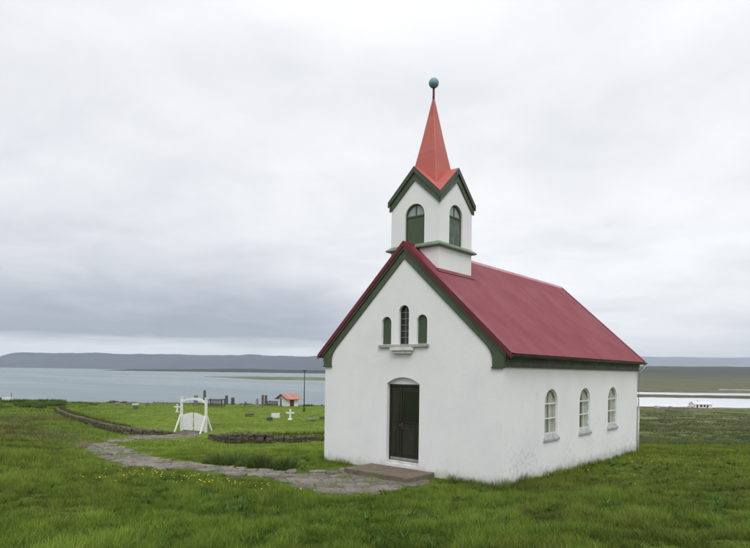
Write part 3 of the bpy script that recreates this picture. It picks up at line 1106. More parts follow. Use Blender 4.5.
for sgn in (1, -1):
    rf = slope_sheet(sgn).build('roof', M['roof'], church, smooth=True, fix=False)
    if sgn == 1:
        # ridge capping
        c_ = MB()
        pr = [(-0.085, -0.085 * SLOPE + 0.012), (-0.02, 0.022), (0.02, 0.022), (0.085, -0.085 * SLOPE + 0.012)]
        vs = [(XC + a, yy, ZR + b) for yy in (2.10, LEN + OVB + .01) for a, b in pr] + [(XC + a, yy, ZR + b - .012) for yy in (2.10, LEN + OVB + .01) for a, b in pr]
        c_.add(vs, [(0, 1, 5, 4), (1, 2, 6, 5), (2, 3, 7, 6), (0, 1, 2, 3), (4, 5, 6, 7), (0, 4, 12, 8), (3, 7, 15, 11), (4, 5, 6, 7), (8, 9, 13, 12), (9, 10, 14, 13), (10, 11, 15, 14)])
        c_.build('ridge_cap', M['ridge'], rf)
        pr = [(-0.085, -0.085 * SLOPE + 0.012), (-0.02, 0.022), (0.02, 0.022), (0.085, -0.085 * SLOPE + 0.012)]
        c_ = MB()
        vs = [(XC + a, yy, ZR + b) for yy in (-OVF - .03, 0.43) for a, b in pr]
        c_.add(vs, [(0, 1, 5, 4), (1, 2, 6, 5), (2, 3, 7, 6), (0, 1, 2, 3)])
        c_.build('ridge_cap', M['trim_red'], rf)

    # verge trims at both gables
    e = 2.94 + EO
    for y0, y1 in ((-OVF - 0.035, 0.09), (LEN - 0.03, LEN + OVB + 0.035)):
        c_ = MB()
        vs = []
        for s_ in (0.0, e + 0.012):
            zz = ZR - SLOPE * s_
            for y_, dz in ((y0, 0.028), (y1, 0.028), (y1, 0.012), (y0 + .02, 0.012), (y0 + .02, -0.115), (y0, -0.115)):
                vs.append((XC + sgn * s_, y_, zz + dz))
        fs = [(i, (i + 1) % 6, 6 + (i + 1) % 6, 6 + i) for i in range(6)] + [(0, 1, 2, 3, 4, 5), (6, 7, 8, 9, 10, 11)]
        c_.add(vs, fs)
        c_.build('verge_trim', M['trim_red'], rf)


def half_barge(sg):
    """outline of one half of the green gable board, in front-plane coordinates"""
    X_ = lambda x: XC + sg * (x - XC)
    o = [(XC, ZR - 0.07)]
    xo = 0.035
    o.append((X_(xo + .0), ZR - 0.07 - SLOPE * (xo - XC)))
    o += [(X_(xo), 2.70), (X_(-.267), 2.70)]
    p0, p1, p2 = (-.267, 2.84), (-.267, 3.06), (-.50, 3.28)
    for i in range(9):
        t = i / 8
        o.append((X_((1 - t) ** 2 * p0[0] + 2 * t * (1 - t) * p1[0] + t * t * p2[0]), (1 - t) ** 2 * p0[1] + 2 * t * (1 - t) * p1[1] + t * t * p2[1]))
    o.append((XC, 5.56))
    return o


for sg in (1, -1):
    bb = MB().prism(half_barge(sg), front, -0.035, -0.002).build('barge_board', M['green'], church)
    X_ = lambda x: XC + sg * (x - XC)
    MB().prism([(XC, ZR - .07), (X_(.11), ZR - .07 - SLOPE * (.11 - XC)), (X_(.11), ZR - .20 - SLOPE * (.11 - XC)), (XC, ZR - .20)], front, -0.068, -0.036).build('moulding', M['green_dark'], bb)
    MB().box(min(X_(.05), X_(-.285)), max(X_(.05), X_(-.285)), -0.055, -0.003, 2.668, 2.700).build('base_moulding', M['green_dark'], bb)
    bb2 = MB().prism(half_barge(sg), back, -0.035, -0.002).build('barge_board', M['green'], church)


def cornice(sg):
    X_ = lambda x: XC + sg * (x - XC)
    y0, y1 = -0.03, LEN + 0.03
    prof = [(0.003, 2.70), (0.055, 2.70), (0.055, 2.725), (0.036, 2.73), (0.036, 2.835), (0.075, 2.845), (0.075, 2.875), (0.055, 2.885), (0.06, 2.925), (0.19, 2.94), (0.215, 2.955), (0.215, 2.985), (0.003, 3.10)]
    n = len(prof)
    vs = [(X_(a), y0, b) for a, b in prof] + [(X_(a), y1, b) for a, b in prof]
    fs = [tuple(range(n)), tuple(range(2 * n - 1, n - 1, -1))] + [(i, (i + 1) % n, n + (i + 1) % n, n + i) for i in range(n)]
    MB().add(vs, fs).build('eaves_cornice', M['green_dark'], church)
    # half-round gutter
    pts = []
    vs, fs = [], []
    nn = 8
    for yy in (y0 - 0.03, y1 + 0.06):
        for r_ in (0.055, 0.048):
            for i in range(nn + 1):
                a = math.pi + math.pi * i / nn
                vs.append((X_(0.262 + r_ * math.cos(a)), yy, 2.995 + r_ * math.sin(a)))
    k1 = nn + 1
    for i in range(nn):
        fs += [(i, i + 1, 2 * k1 + i + 1, 2 * k1 + i), (k1 + i, k1 + i + 1, 3 * k1 + i + 1, 3 * k1 + i), (i, i + 1, k1 + i + 1, k1 + i), (2 * k1 + i, 2 * k1 + i + 1, 3 * k1 + i + 1, 3 * k1 + i)]
    gt = MB().add(vs, fs).build('gutter', M['gutter'], church, smooth=True)
    MB().tube([(X_(0.262), LEN - .02, 2.955), (X_(0.262), LEN - .02, 2.90), (X_(0.20), LEN - .02, 2.80), (X_(0.10), LEN - .02, 2.70), (X_(0.055), LEN - .02, 2.62), (X_(0.055), LEN - .02, 1.2), (X_(0.055), LEN - .02, -0.25)], 0.034, 10).build('downpipe', M['white'], gt, smooth=True)


cornice(1)
cornice(-1)

# ---- tower
TX, TY, TH = XC, 1.212, 0.8035
tfront = lambda a, b, d_: (TX + a, TY - TH + d_, b)
tback = lambda a, b, d_: (TX - a, TY + TH - d_, b)
tright = lambda a, b, d_: (TX + TH - d_, TY + a, b)
tleft = lambda a, b, d_: (TX - TH + d_, TY - a, b)
TFR = (tfront, tright, tback, tleft)
TA, TSL = 8.105, 0.935          # gable apex, slope of the cross gables
WA = TA - 0.05
m_ = MB()
th = arch(0, 6.005, 6.77, 0.328, 16)
for fr in TFR:
    m_.panel([(-TH, 4.6), (TH, 4.6), (TH, WA - TSL * TH), (0, WA), (-TH, WA - TSL * TH)], [th], fr, 0.10)
tower = m_.build('tower', M['plaster'], church)
# belt cornice with sloping capping
m_ = MB()
for (h0, z0, h1, z1) in ((TH + .105, 5.875, TH + .105, 5.905),):
    v = [(-1, -1), (1, -1), (1, 1), (-1, 1)]
    rings = [(TH + .01, 5.86), (TH + .09, 5.872), (TH + .112, 5.885), (TH + .112, 5.915), (TH + .004, 6.004)]
    vs = []
    for h_, z_ in rings:
        vs += [(TX + a * h_, TY + b * h_, z_) for a, b in v]
    fs = []
    for r_ in range(len(rings) - 1):
        for i in range(4):
            fs.append((r_ * 4 + i, r_ * 4 + (i + 1) % 4, r_ * 4 + 4 + (i + 1) % 4, r_ * 4 + 4 + i))
    m_.add(vs, fs)
m_.build('belt_cornice', M['green_lead'], tower, fix=True)
# flashing where the tower meets the main roof
for sg in (1, -1):
    c_ = MB()
    x0 = TX + sg * TH
    e_ = 0.085
    zz = lambda x: ZR - SLOPE * abs(x - XC) + 0.024
    x1 = TX + sg * (TH + e_)
    c_.add([(x0, TY - TH - .12, zz(x0)), (x1, TY - TH - .12, zz(x1)), (x1, TY + TH + .12, zz(x1)), (x0, TY + TH + .12, zz(x0)),
            (x0 + sg * .006, TY - TH - .01, zz(x0) + .02), (x0 + sg * .006, TY + TH + .01, zz(x0) + .02)], [(0, 1, 2, 3), (0, 3, 5, 4), (1, 2, 5, 4)])
    c_.build('flashing', M['roof'], tower)
# windows in the four faces
for q, fr in enumerate(TFR):
    w_ = MB().ring(arch(0, 6.007, 6.77, 0.326, 16), arch(0, 6.04, 6.77, 0.293, 16), fr, 0.05, 0.11).build('tower_window', M['green_dark'], church)
    MB().prism([(-.292, 6.04), (.292, 6.04), (.292, 6.745), (-.292, 6.745)], fr, 0.062, 0.1).build('shutter', M['shutter_worn'] if q == 1 else M['shutter'], w_)
    MB().prism([(-.293, 6.745), (.293, 6.745), (.293, 6.79), (-.293, 6.79)], fr, 0.045, 0.1).build('transom', M['green_dark'], w_)
    half = [(-.291, 6.79)] + [(.291, 6.79)] + [(.291 * math.cos(math.pi * i / 16), 6.79 + .272 * math.sin(math.pi * i / 16)) for i in range(1, 16)]
    MB().prism(half, fr, 0.08, 0.085).build('fanlight_pane', M['grey_glass'], w_)
    g = MB().prism([(-.011, 6.79), (.011, 6.79), (.011, 7.07), (-.011, 7.07)], fr, 0.060, 0.079)
    g.build('mullion', M['dark_lead'], w_)
# gable boards
for fr in TFR:
    for sg in (1, -1):
        e_ = TH + 0.055
        zo = lambda a: TA - 0.008 - TSL * abs(a)
        o = [(0, zo(0)), (sg * e_, zo(e_)), (sg * e_, zo(e_) - 0.30), (sg * (TH - .0), zo(TH) - 0.335), (0, TA - .375)]
        b_ = MB().prism(o, fr, -0.036, -0.002).build('barge_board', M['green'], tower)
        MB().prism([(0, zo(0) + .0), (sg * (e_ + .03), zo(e_ + .03)), (sg * (e_ + .03), zo(e_ + .03) - .15), (0, zo(0) - .16)], fr, -0.075, -0.037).build('barge_moulding', M['green_dark'], tower)
# cross-gable roof
m_ = MB()
E_ = TH + 0.068
zc = lambda a: TA - TSL * a
vs = [(TX, TY, TA)]
mid = [(0, -1), (1, 0), (0, 1), (-1, 0)]
crn = [(1, -1), (1, 1), (-1, 1), (-1, -1)]
for a, b in mid:
    vs.append((TX + a * E_, TY + b * E_, TA))
for a, b in crn:
    vs.append((TX + a * E_, TY + b * E_, zc(E_)))
n0 = len(vs)
vs += [(x, y, z - 0.03) for x, y, z in vs]
fs = []
for i in range(4):
    fs += [(0, 1 + i, 5 + i), (0, 5 + i, 1 + (i + 1) % 4)]
    fs += [(n0, n0 + 5 + i, n0 + 1 + i), (n0, n0 + 1 + (i + 1) % 4, n0 + 5 + i)]
    fs += [(1 + i, 5 + i, n0 + 5 + i, n0 + 1 + i), (5 + i, 1 + (i + 1) % 4, n0 + 1 + (i + 1) % 4, n0 + 5 + i)]
m_.add(vs, fs)
m_.build('tower_roof', M['spire'], tower, fix=False)
# spire
za, zb = 10.20, 7.50
hd_ = lambda z: (0.262 * (za - z) + 0.018) / math.sqrt(2)
m_ = MB()
vs = []
for z_ in (zb, 9.0, za):
    h_ = hd_(z_) if z_ < za else 0.03
    ch = min(0.02, h_ * .4)
    for a, b in ((1, -1), (1, 1), (-1, 1), (-1, -1)):
        if a * b < 0:
            seq = ((a * (h_ - ch), b * h_), (a * h_, b * (h_ - ch)))
        else:
            seq = ((a * h_, b * (h_ - ch)), (a * (h_ - ch), b * h_))
        vs += [(TX + p, TY + q_, z_) for p, q_ in seq]
fs = []
for r_ in range(2):
    for i in range(8):
        fs.append((r_ * 8 + i, r_ * 8 + (i + 1) % 8, r_ * 8 + 8 + (i + 1) % 8, r_ * 8 + 8 + i))
fs.append(tuple(range(16, 24)))
m_.add(vs, fs)
m_.build('spire', M['spire'], tower)
MB().tube([(TX, TY, za - .1), (TX, TY, za + .35)], 0.033, 10).build('finial_rod', M['trim_red'], tower, smooth=True)
MB().sphere((TX, TY, 10.665), 0.142, 24, 14).build('finial_ball', M['ball'], tower, smooth=True)

# ------------------------------------------------------------------ door step
def slab(name, x0, x1, y0, y1, z0, z1, mat, seed=0):
    b = bmesh.new()
    bmesh.ops.create_grid(b, x_segments=16, y_segments=9, size=0.5)
    me = bpy.data.meshes.new(name)
    geom = bmesh.ops.extrude_face_region(b, geom=b.faces[:])
    for v in [g_ for g_ in geom['geom'] if isinstance(g_, bmesh.types.BMVert)]:
        v.co.z += 1.0
    r_ = random.Random(seed)
    for v in b.verts:
        x = x0 + (v.co.x + .5) * (x1 - x0)
        y = y0 + (v.co.y + .5) * (y1 - y0)
        z = z0 + v.co.z * (z1 - z0)
        ed = abs(v.co.x) > .49 or abs(v.co.y) > .49
        if v.co.z > .5:
            z += r_.uniform(-.006, .006) - (0.012 if ed else 0)
        if ed:
            x += r_.uniform(-.014, .014)
            y += r_.uniform(-.014, .014)
        v.co = (x, y, z)
    bmesh.ops.recalc_face_normals(b, faces=b.faces)
    b.to_mesh(me)
    b.free()
    me.materials.append(mat)
    o = bpy.data.objects.new(name, me)
    col.objects.link(o)
    m = o.modifiers.new('bevel', 'BEVEL')
    m.width = 0.02
    m.segments = 2
    m.limit_method = 'ANGLE'
    return o


tag(slab('door_step', -3.98, -1.87, -1.12, -0.012, -0.35, 0.035, M['concrete'], 3), 'low brown concrete step slab in front of the church door', 'step')

# ------------------------------------------------------------------ flagstone path
m_ = MB()
NP = 6
vs, fs = [], []
# resample the edges so that the bed follows the ground
def resample(E, k_=6):
    out = []
    for i in range(len(E) - 1):
        for j in range(k_):
            out.append(E[i] + (E[i + 1] - E[i]) * j / k_)
    out.append(E[-1])
    return np.array(out)


ef, en = resample(pe_far), resample(pe_near)
for i in range(len(ef)):
    for j in range(NP + 1):
        p = ef[i] + (en[i] - ef[i]) * j / NP
        z = float(zt(np.array([p[0]]), np.array([p[1]]))[0]) + (0.012 if 0 < j < NP else -0.03)
        vs.append((p[0], p[1], z))
for i in range(len(ef) - 1):
    for j in range(NP):
        a = i * (NP + 1) + j
        fs.append((a, a + 1, a + NP + 2, a + NP + 1))
path = m_.add(vs, fs).build('path', M['mortar'], None, smooth=True)
tag(path, kind='structure')


def clip(poly, nx, ny_, c):
    out = []
    for i in range(len(poly)):
        p, q = poly[i], poly[(i + 1) % len(poly)]
        dp = p[0] * nx + p[1] * ny_ - c
        dq = q[0] * nx + q[1] * ny_ - c
        if dp <= 0:
            out.append(p)
        if (dp < 0) != (dq < 0):
            t = dp / (dp - dq)
            out.append((p[0] + (q[0] - p[0]) * t, p[1] + (q[1] - p[1]) * t))
    return out


PP = np.array(path_poly)
mn, mx = PP.min(0) - 0.5, PP.max(0) + 0.5
gs = 0.33
gx, gy = np.meshgrid(np.arange(mn[0], mx[0], gs), np.arange(mn[1], mx[1], gs * 0.85), indexing='ij')
gx = gx + (np.arange(gx.shape[1]) % 2)[None, :] * gs * 0.5
sx = (gx + rng.uniform(-.38, .38, gx.shape) * gs).ravel()
sy = (gy + rng.uniform(-.38, .38, gx.shape) * gs).ravel()
keep = poly_dist(sx, sy, path_poly) < 0.7
keep |= in_poly(sx, sy, path_poly)
keep &= rng.random(len(sx)) > 0.33
sx, sy = sx[keep], sy[keep]
inside = in_poly(sx, sy, path_poly) & (poly_dist(sx, sy, path_poly) > 0.06)
inside &= ~((sx > -4.05) & (sx < -1.8) & (sy > -1.25))
inside &= church_dist(sx, sy) > 0.15
stones = []
for i in np.nonzero(inside)[0]:
    px_, py_ = sx[i], sy[i]
    poly = [(px_ - .42, py_ - .36), (px_ + .42, py_ - .36), (px_ + .42, py_ + .36), (px_ - .42, py_ + .36)]
    dd = np.hypot(sx - px_, sy - py_)
    for j in np.argsort(dd)[1:14]:
        nx_, ny_ = sx[j] - px_, sy[j] - py_
        ln = math.hypot(nx_, ny_)
        nx_, ny_ = nx_ / ln, ny_ / ln
        poly = clip(poly, nx_, ny_, nx_ * (px_ + sx[j]) / 2 + ny_ * (py_ + sy[j]) / 2 - random.choice((0.006, 0.01, 0.014, 0.026)))
        if len(poly) < 3:
            break
    if len(poly) >= 3:
        stones.append((uw(px_, py_)[1], poly))
stones.sort(key=lambda s_: s_[0])
rest = MB()
for k_, (dw, poly) in enumerate(stones):
    cx_ = sum(p[0] for p in poly) / len(poly)
    cy_ = sum(p[1] for p in poly) / len(poly)
    # knock the corners off
    rp = []
    n = len(poly)
    for i in range(n):
        p, q, r_ = poly[i - 1], poly[i], poly[(i + 1) % n]
        k1_, k2_ = random.uniform(.06, .3), random.uniform(.06, .3)
        rp.append((q[0] + (p[0] - q[0]) * k1_, q[1] + (p[1] - q[1]) * k1_))
        rp.append((q[0] + (r_[0] - q[0]) * k2_, q[1] + (r_[1] - q[1]) * k2_))
    poly = rp
    n = len(poly)
    z0 = float(zt(np.array([cx_]), np.array([cy_]))[0])
    hh = 0.029 + random.uniform(-.018, .022)
    tx_, ty_ = random.uniform(-.03, .03), random.uniform(-.03, .03)
    tz = lambda p: (p[0] - cx_) * tx_ + (p[1] - cy_) * ty_
    vs = [(p[0], p[1], z0 - .05) for p in poly] + [(p[0], p[1], z0 + hh - .014 + tz(p)) for p in poly]
    tp = [(cx_ + (p[0] - cx_) * .94, cy_ + (p[1] - cy_) * .94) for p in poly]
    vs += [(p[0], p[1], z0 + hh + tz(p)) for p in tp]
    fs = [tuple(range(2 * n, 3 * n))]
    for i in range(n):
        j = (i + 1) % n
        fs += [(i, j, n + j, n + i), (n + i, n + j, 2 * n + j, 2 * n + i)]
    if k_ < 295:
        MB().add(vs, fs).build('flagstone', M['flag'], path)
    else:
        rest.add(vs, fs)
if rest.v:
    tag(rest.build('flagstone', M['flag'], path), kind='stuff')

# ------------------------------------------------------------------ dry-stone churchyard wall
def blob_stone(mb, c, sx_, sy_, sz_, ax, r_):
    """an angular stone: a box with every corner pushed about and the middle of each face bulged"""
    ca_, sa_ = math.cos(ax), math.sin(ax)
    vs = []
    for k3 in (-1, 1):
        for i, j in ((-1, -1), (1, -1), (1, 1), (-1, 1)):
            x = i * sx_ / 2 * r_.uniform(.72, 1.05)
            y = j * sy_ / 2 * r_.uniform(.75, 1.05)
            z = k3 * sz_ / 2 * r_.uniform(.75, 1.05)
            vs.append((c[0] + x * ca_ - y * sa_, c[1] + x * sa_ + y * ca_, c[2] + z))
    b = sy_ * r_.uniform(.5, .62)
    vs.append((c[0] + b * sa_, c[1] - b * ca_, c[2] + r_.uniform(-.1, .1) * sz_))
    vs.append((c[0] + r_.uniform(-.1, .1) * sx_, c[1], c[2] + sz_ * r_.uniform(.5, .66)))
    mb.add(vs, [(0, 3, 2, 1), (4, 5, 9), (5, 6, 9), (6, 7, 9), (7, 4, 9), (0, 1, 8), (1, 5, 8), (5, 4, 8), (4, 0, 8), (1, 2, 6, 5), (2, 3, 7, 6), (3, 0, 4, 7)])


def stone_wall(pts, heights, label, ends=True):
    r_ = random.Random(5)
    P = [np.array(p[:2]) for p in pts]
    root = empty('stone_wall', (float(P[0][0]), float(P[0][1]), float(pts[0][2])))
    tag(root, label, 'wall', 'dry-stone walls of the churchyard')
    st, core = MB(), MB()
    cv, cf = [], []
    for i in range(len(P) - 1):
        a, b = P[i], P[i + 1]
        L_ = float(np.linalg.norm(b - a))
        n = max(2, int(L_ / 0.6))
        dirv = (b - a) / L_
        nrm = np.array([dirv[1], -dirv[0]])
        if np.dot(nrm, np.array(CAM[:2]) - a) < 0:
            nrm = -nrm
        an = math.atan2(dirv[1], dirv[0])
        if np.dot(np.array([math.sin(an), -math.cos(an)]), nrm) < 0:
            an += math.pi
        for j in range(n + 1):
            t = j / n
            p = a + (b - a) * t
            h = heights[i] + (heights[i + 1] - heights[i]) * t
            zb_ = float(zt(np.array([p[0] + nrm[0] * .35]), np.array([p[1] + nrm[1] * .35]), False)[0])
            for off, zz in ((0.10, zb_ - .3), (0.06, zb_ + h * .8), (-0.1, zb_ + h * 1.0), (-0.5, zb_ + h * 1.0 - .02), (-0.7, zb_ - .3)):
                cv.append((p[0] + nrm[0] * off, p[1] + nrm[1] * off, zz))
        base = len(cv) - 5 * (n + 1)
        for j in range(n):
            for q in range(4):
                k5 = base + j * 5 + q
                cf.append((k5, k5 + 1, k5 + 6, k5 + 5))
        # stones of the face
        s_ = 0.0
        while s_ < L_:
            t = s_ / L_
            h = heights[i] + (heights[i + 1] - heights[i]) * t
            z_ = -0.05
            wl_ = r_.uniform(.25, .5)
            while z_ < h - .03:
                hz = min(r_.uniform(.12, .24), h - z_ + .06)
                p = a + dirv * (s_ + r_.uniform(-.06, .06)) + nrm * (0.11 - 0.10 * z_ + r_.uniform(-.03, .03))
                zb_ = float(zt(np.array([p[0] + nrm[0] * .3]), np.array([p[1] + nrm[1] * .3]), False)[0])
                blob_stone(st, (p[0], p[1], zb_ + z_ + hz / 2), wl_ * r_.uniform(.85, 1.1), r_.uniform(.22, .34), hz * 1.04, an + r_.uniform(-.12, .12), r_)
                z_ += hz
            s_ += wl_ * .93
    core.add(cv, cf).build('earth_core', M['earth'], root)
    o = st.build('stones', M['fieldstone'], root)
    tag(o, kind='stuff')
    return root


stone_wall(wall_left, [0.16, 0.20, 0.22, 0.26, 0.31, 0.35, 0.26, 0.14], 'curving dark dry-stone wall of the churchyard running from the far corner to the gate')
wr_ext = wall_right + [np.array([*tail[0], 0]), np.array([*tail[1], 0])]
stone_wall(wr_ext, [0.20, 0.42, 0.42, 0.27, 0.18, 0.15, 0.15, 0.15], 'low tumbled dry-stone wall between the white gate and the church')

# ------------------------------------------------------------------ white gate
g0, g1 = at_depth(182.2, 35.1), at_depth(206.6, 34.2)
gc = (g0 + g1) / 2
gdir = (g1 - g0)[:2]
gl_ = float(np.linalg.norm(gdir))
gate = empty('churchyard_gate', tuple(gc), math.atan2(gdir[1], gdir[0]))
bpy.context.view_layer.update()
tag(gate, 'white painted wooden churchyard gate with arched top, picket leaves and diagonal struts', 'gate')
hw = gl_ / 2


def gpart(mb, name, mat, parent=None, **kw):
    o = mb.build(name, mat, None, **kw)
    o.parent = parent or gate
    return o


HP = 2.0
for sg in (-1, 1):
    gpart(MB().box(sg * hw - .06, sg * hw + .06, -.06, .06, -.3, HP), 'post', M['white'], bevel=0.008)
    gpart(MB().box(sg * hw - .085, sg * hw + .085, -.085, .085, HP, HP + .04), 'post_cap', M['white'], bevel=0.008)
    for sy_ in (-1, 1):
        gpart(MB().bar((sg * (hw + .02), sy_ * .05, .98), (sg * (hw + .04), sy_ * .52, -.1), .08, .07), 'strut', M['white'])
a_ = MB()
na_ = 14
vs, fs = [], []
for i in range(na_ + 1):
    x = -hw + 2 * hw * i / na_
    z = 1.66 + .22 * (1 - (x / hw) ** 2)
    for dz, dy in ((0, -.04), (.14, -.04), (.14, .04), (0, .04)):
        vs.append((x, dy, z + dz))
for i in range(na_):
    for q in range(4):
        fs.append((i * 4 + q, i * 4 + (q + 1) % 4, i * 4 + 4 + (q + 1) % 4, i * 4 + 4 + q))
gpart(a_.add(vs, fs), 'arch_rail', M['white'])
for sg in (-1, 1):
    lf = gpart(MB().box(min(sg * .04, sg * (hw - .075)), max(sg * .04, sg * (hw - .075)), .012, .05, .18, .26), 'gate_leaf', M['white'])
    gpart(MB().box(min(sg * .04, sg * (hw - .075)), max(sg * .04, sg * (hw - .075)), .012, .05, .70, .78), 'rail', M['white'], lf)
    n = 8
    for i in range(n):
        x = .045 + (hw - .14) * (i + .5) / n
        zt_ = .90 + .22 * (1 - (x / hw) ** 1.5)
        wd_ = (hw - .14) / n * .43
        gpart(MB().prism([(sg * x - wd_, .07), (sg * x + wd_, .07), (sg * x + wd_, zt_), (sg * x, zt_ + .03), (sg * x - wd_, zt_)], lambda a, b, d_: (a, d_, b), -.012, .011), 'picket', M['white'], lf)

# ------------------------------------------------------------------ churchyard: crosses, gravestones, railing, post, shed
def place(name, px, w, builder, label, cat, group=None, rz=None, sink=0.0):
    p = at_depth(px, w)
    o = empty(name, (p[0], p[1], p[2] - sink), YAW + (rz or 0.0))
    tag(o, label, cat, group)
    builder(o)
    return o


def kid(mb, name, mat, parent, **kw):
    o = mb.build(name, mat, None, **kw)
    o.parent = parent
    return o


def cross_builder(h, w, t, plinth=True, mat='white_worn'):
    def f(o):
        if plinth:
            kid(MB().box(-.16, .16, -.14, .14, -.15, .10), 'plinth', M['slab_white'], o, bevel=0.02)
        kid(MB().box(-t / 2, t / 2, -.035, .035, .0, h), 'upright', M[mat], o, bevel=0.01)
        kid(MB().box(-w / 2, w / 2, -.03, .03, h * .56, h * .56 + t), 'crossbar', M[mat], o, bevel=0.01)
    return f


def headstone_builder(h, w, t, mat, top='round', plinth=True):
    def f(o):
        if plinth:
            kid(MB().box(-w * .68, w * .68, -t * 1.1, t * 1.1, -.2, .14), 'plinth', M[mat], o, bevel=0.015)
        if top == 'round':
            out = [(-w / 2, .1), (w / 2, .1)] + [(w / 2 * math.cos(math.pi * i / 8), h - w * .35 + w * .35 * math.sin(math.pi * i / 8)) for i in range(9)]
        elif top == 'taper':
            out = [(-w / 2, .1), (w / 2, .1), (w * .36, h - .08), (w * .22, h), (-w * .22, h), (-w * .36, h - .08)]
        else:
            out = [(-w / 2, .1), (w / 2, .1), (w * .48, h), (-w * .48, h - .03)]
        kid(MB().prism(out, lambda a, b, d_: (a, d_, b), -t / 2, t / 2), 'slab', M[mat], o, bevel=0.012)
    return f


GR = 'gravestones in the churchyard'
place('grave_cross', 290.8, 43.0, cross_builder(.80, .62, .13), 'white wooden cross on a grave below the red-roofed shed', 'cross', 'white grave crosses')
place('grave_cross', 177.8, 51.0, cross_builder(.75, .58, .13), 'white wooden cross standing just beside the gate post', 'cross', 'white grave crosses')
place('gravestone', 276.2, 44.0, headstone_builder(.46, .62, .3, 'slab_white', 'flat', False), 'low white block gravestone next to the white cross', 'gravestone', GR)
place('gravestone', 270.2, 41.0, headstone_builder(.34, .42, .26, 'slab_dark', 'flat', False), 'small dark gravestone in front of the white block', 'gravestone', GR, 0.3)
place('gravestone', 312.0, 42.0, headstone_builder(.20, .6, .5, 'slab_grey', 'flat', False), 'flat pale grey grave slab between white cross and church wall', 'gravestone', GR)
place('gravestone', 323.0, 42.5, headstone_builder(.32, .4, .3, 'slab_dark', 'flat', False), 'small dark gravestone close to the church corner', 'gravestone', GR)
place('gravestone', 196.2, 66.0, headstone_builder(1.15, .42, .2, 'slab_grey', 'flat'), 'grey gravestone seen through the opening of the gate', 'gravestone', GR)
place('gravestone', 205.0, 68.0, headstone_builder(1.72, .34, .24, 'slab_dark', 'taper'), 'tall dark gravestone pillar behind the gate post', 'gravestone', GR)
place('gravestone', 227.0, 70.0, headstone_builder(1.12, .30, .22, 'slab_dark', 'round'), 'narrow dark round-topped gravestone on the skyline beside the railing', 'gravestone', GR)
place('gravestone', 233.2, 70.5, headstone_builder(.88, .38, .2, 'slab_dark', 'round'), 'shorter dark round-topped gravestone next to the narrow one', 'gravestone', GR)
place('gravestone', 257.6, 62.0, headstone_builder(1.0, .32, .2, 'slab_grey', 'taper'), 'grey tapered gravestone in front of the reddish pair', 'gravestone', GR)
place('gravestone', 263.2, 68.0, headstone_builder(1.32, .28, .2, 'slab_red', 'flat'), 'tall reddish grey gravestone, left one of a close pair', 'gravestone', GR)
place('gravestone', 266.4, 68.6, headstone_builder(1.30, .28, .2, 'slab_red', 'flat'), 'tall reddish grey gravestone nearer the shed in a close pair', 'gravestone', GR)
place('gravestone', 136.2, 54.5, headstone_builder(.38, .36, .3, 'slab_dark', 'flat', False), 'small dark block gravestone alone in the wide lawn', 'gravestone', GR)
place('gravestone', 131.0, 64.0, headstone_builder(.34, .9, .5, 'slab_grey', 'flat', False), 'wide low grey gravestone among the skyline rocks', 'gravestone', GR)
place('gravestone', 136.0, 62.0, headstone_builder(.28, .6, .4, 'slab_white', 'flat', False), 'low pale gravestone beside the wide grey one', 'gravestone', GR)
place('gravestone', 281.3, 68.0, headstone_builder(.98, .2, .16, 'slab_dark', 'taper'), 'thin dark gravestone standing right before the shed', 'gravestone', GR)

place('gravestone', 250.0, 47.0, headstone_builder(.24, .7, .5, 'slab_dark', 'flat', False), 'low dark grave slab in the lawn between gate and white block', 'gravestone', GR, 0.2)
place('gravestone', 148.0, 60.0, headstone_builder(.5, .34, .2, 'slab_grey', 'round', False), 'small round-topped grey gravestone in the open lawn toward the gate', 'gravestone', GR, -0.2)
place('gravestone', 118.0, 63.0, headstone_builder(.36, .5, .3, 'slab_grey', 'flat', False), 'small grey gravestone in front of the skyline rocks', 'gravestone', GR, 0.3)
place('gravestone', 246.0, 66.0, headstone_builder(.55, .3, .18, 'slab_grey', 'taper', False), 'short grey tapered gravestone between round-topped stones and the reddish pair', 'gravestone', GR)


def railing(o, L_, D_, h, nbar):
    for sx_ in (-1, 1):
        for sy_ in (-1, 1):
            kid(MB().box(sx_ * L_ / 2 - .045, sx_ * L_ / 2 + .045, sy_ * D_ / 2 - .045, sy_ * D_ / 2 + .045, -.15, h + .12), 'post', M['iron'], o)
    for sy_ in (-1, 1):
        for zz in (.22, h):
            kid(MB().box(-L_ / 2, L_ / 2, sy_ * D_ / 2 - .02, sy_ * D_ / 2 + .02, zz - .03, zz + .03), 'rail', M['iron'], o)
        for i in range(1, nbar):
            x = -L_ / 2 + L_ * i / nbar
            kid(MB().box(x - .018, x + .018, sy_ * D_ / 2 - .018, sy_ * D_ / 2 + .018, .05, h + .06), 'bar', M['iron'], o)
    for sx_ in (-1, 1):
        for zz in (.22, h):
            kid(MB().box(sx_ * L_ / 2 - .02, sx_ * L_ / 2 + .02, -D_ / 2, D_ / 2, zz - .03, zz + .03), 'rail', M['iron'], o)


place('grave_railing', 216.5, 64.0, lambda o: railing(o, 1.55, 1.9, .78, 12), 'dark rusty iron railing around a grave behind the gate', 'railing', 'iron grave railings', 0.1)
place('grave_railing', 273.6, 70.5, lambda o: railing(o, 1.1, 1.4, .5, 8), 'low dark iron railing between the reddish gravestones and the shed', 'railing', 'iron grave railings', 0.0)


def lamp_post(o):
    kid(MB().tube([(0, 0, -.4), (0, 0, 3.85)], .055, 8, .04), 'pole', M['post_wood'], o, smooth=True)
    kid(MB().box(-.11, .11, -.11, .11, -.1, .32), 'pole_base', M['post_wood'], o, bevel=0.015)
    kid(MB().box(-.20, .20, -.10, .10, 3.85, 3.93), 'lamp_head', M['post_wood'], o, bevel=0.015)


place('lamp_post', 304.6, 55.0, lamp_post, 'thin dark lamp post standing in the churchyard grass', 'lamp post')


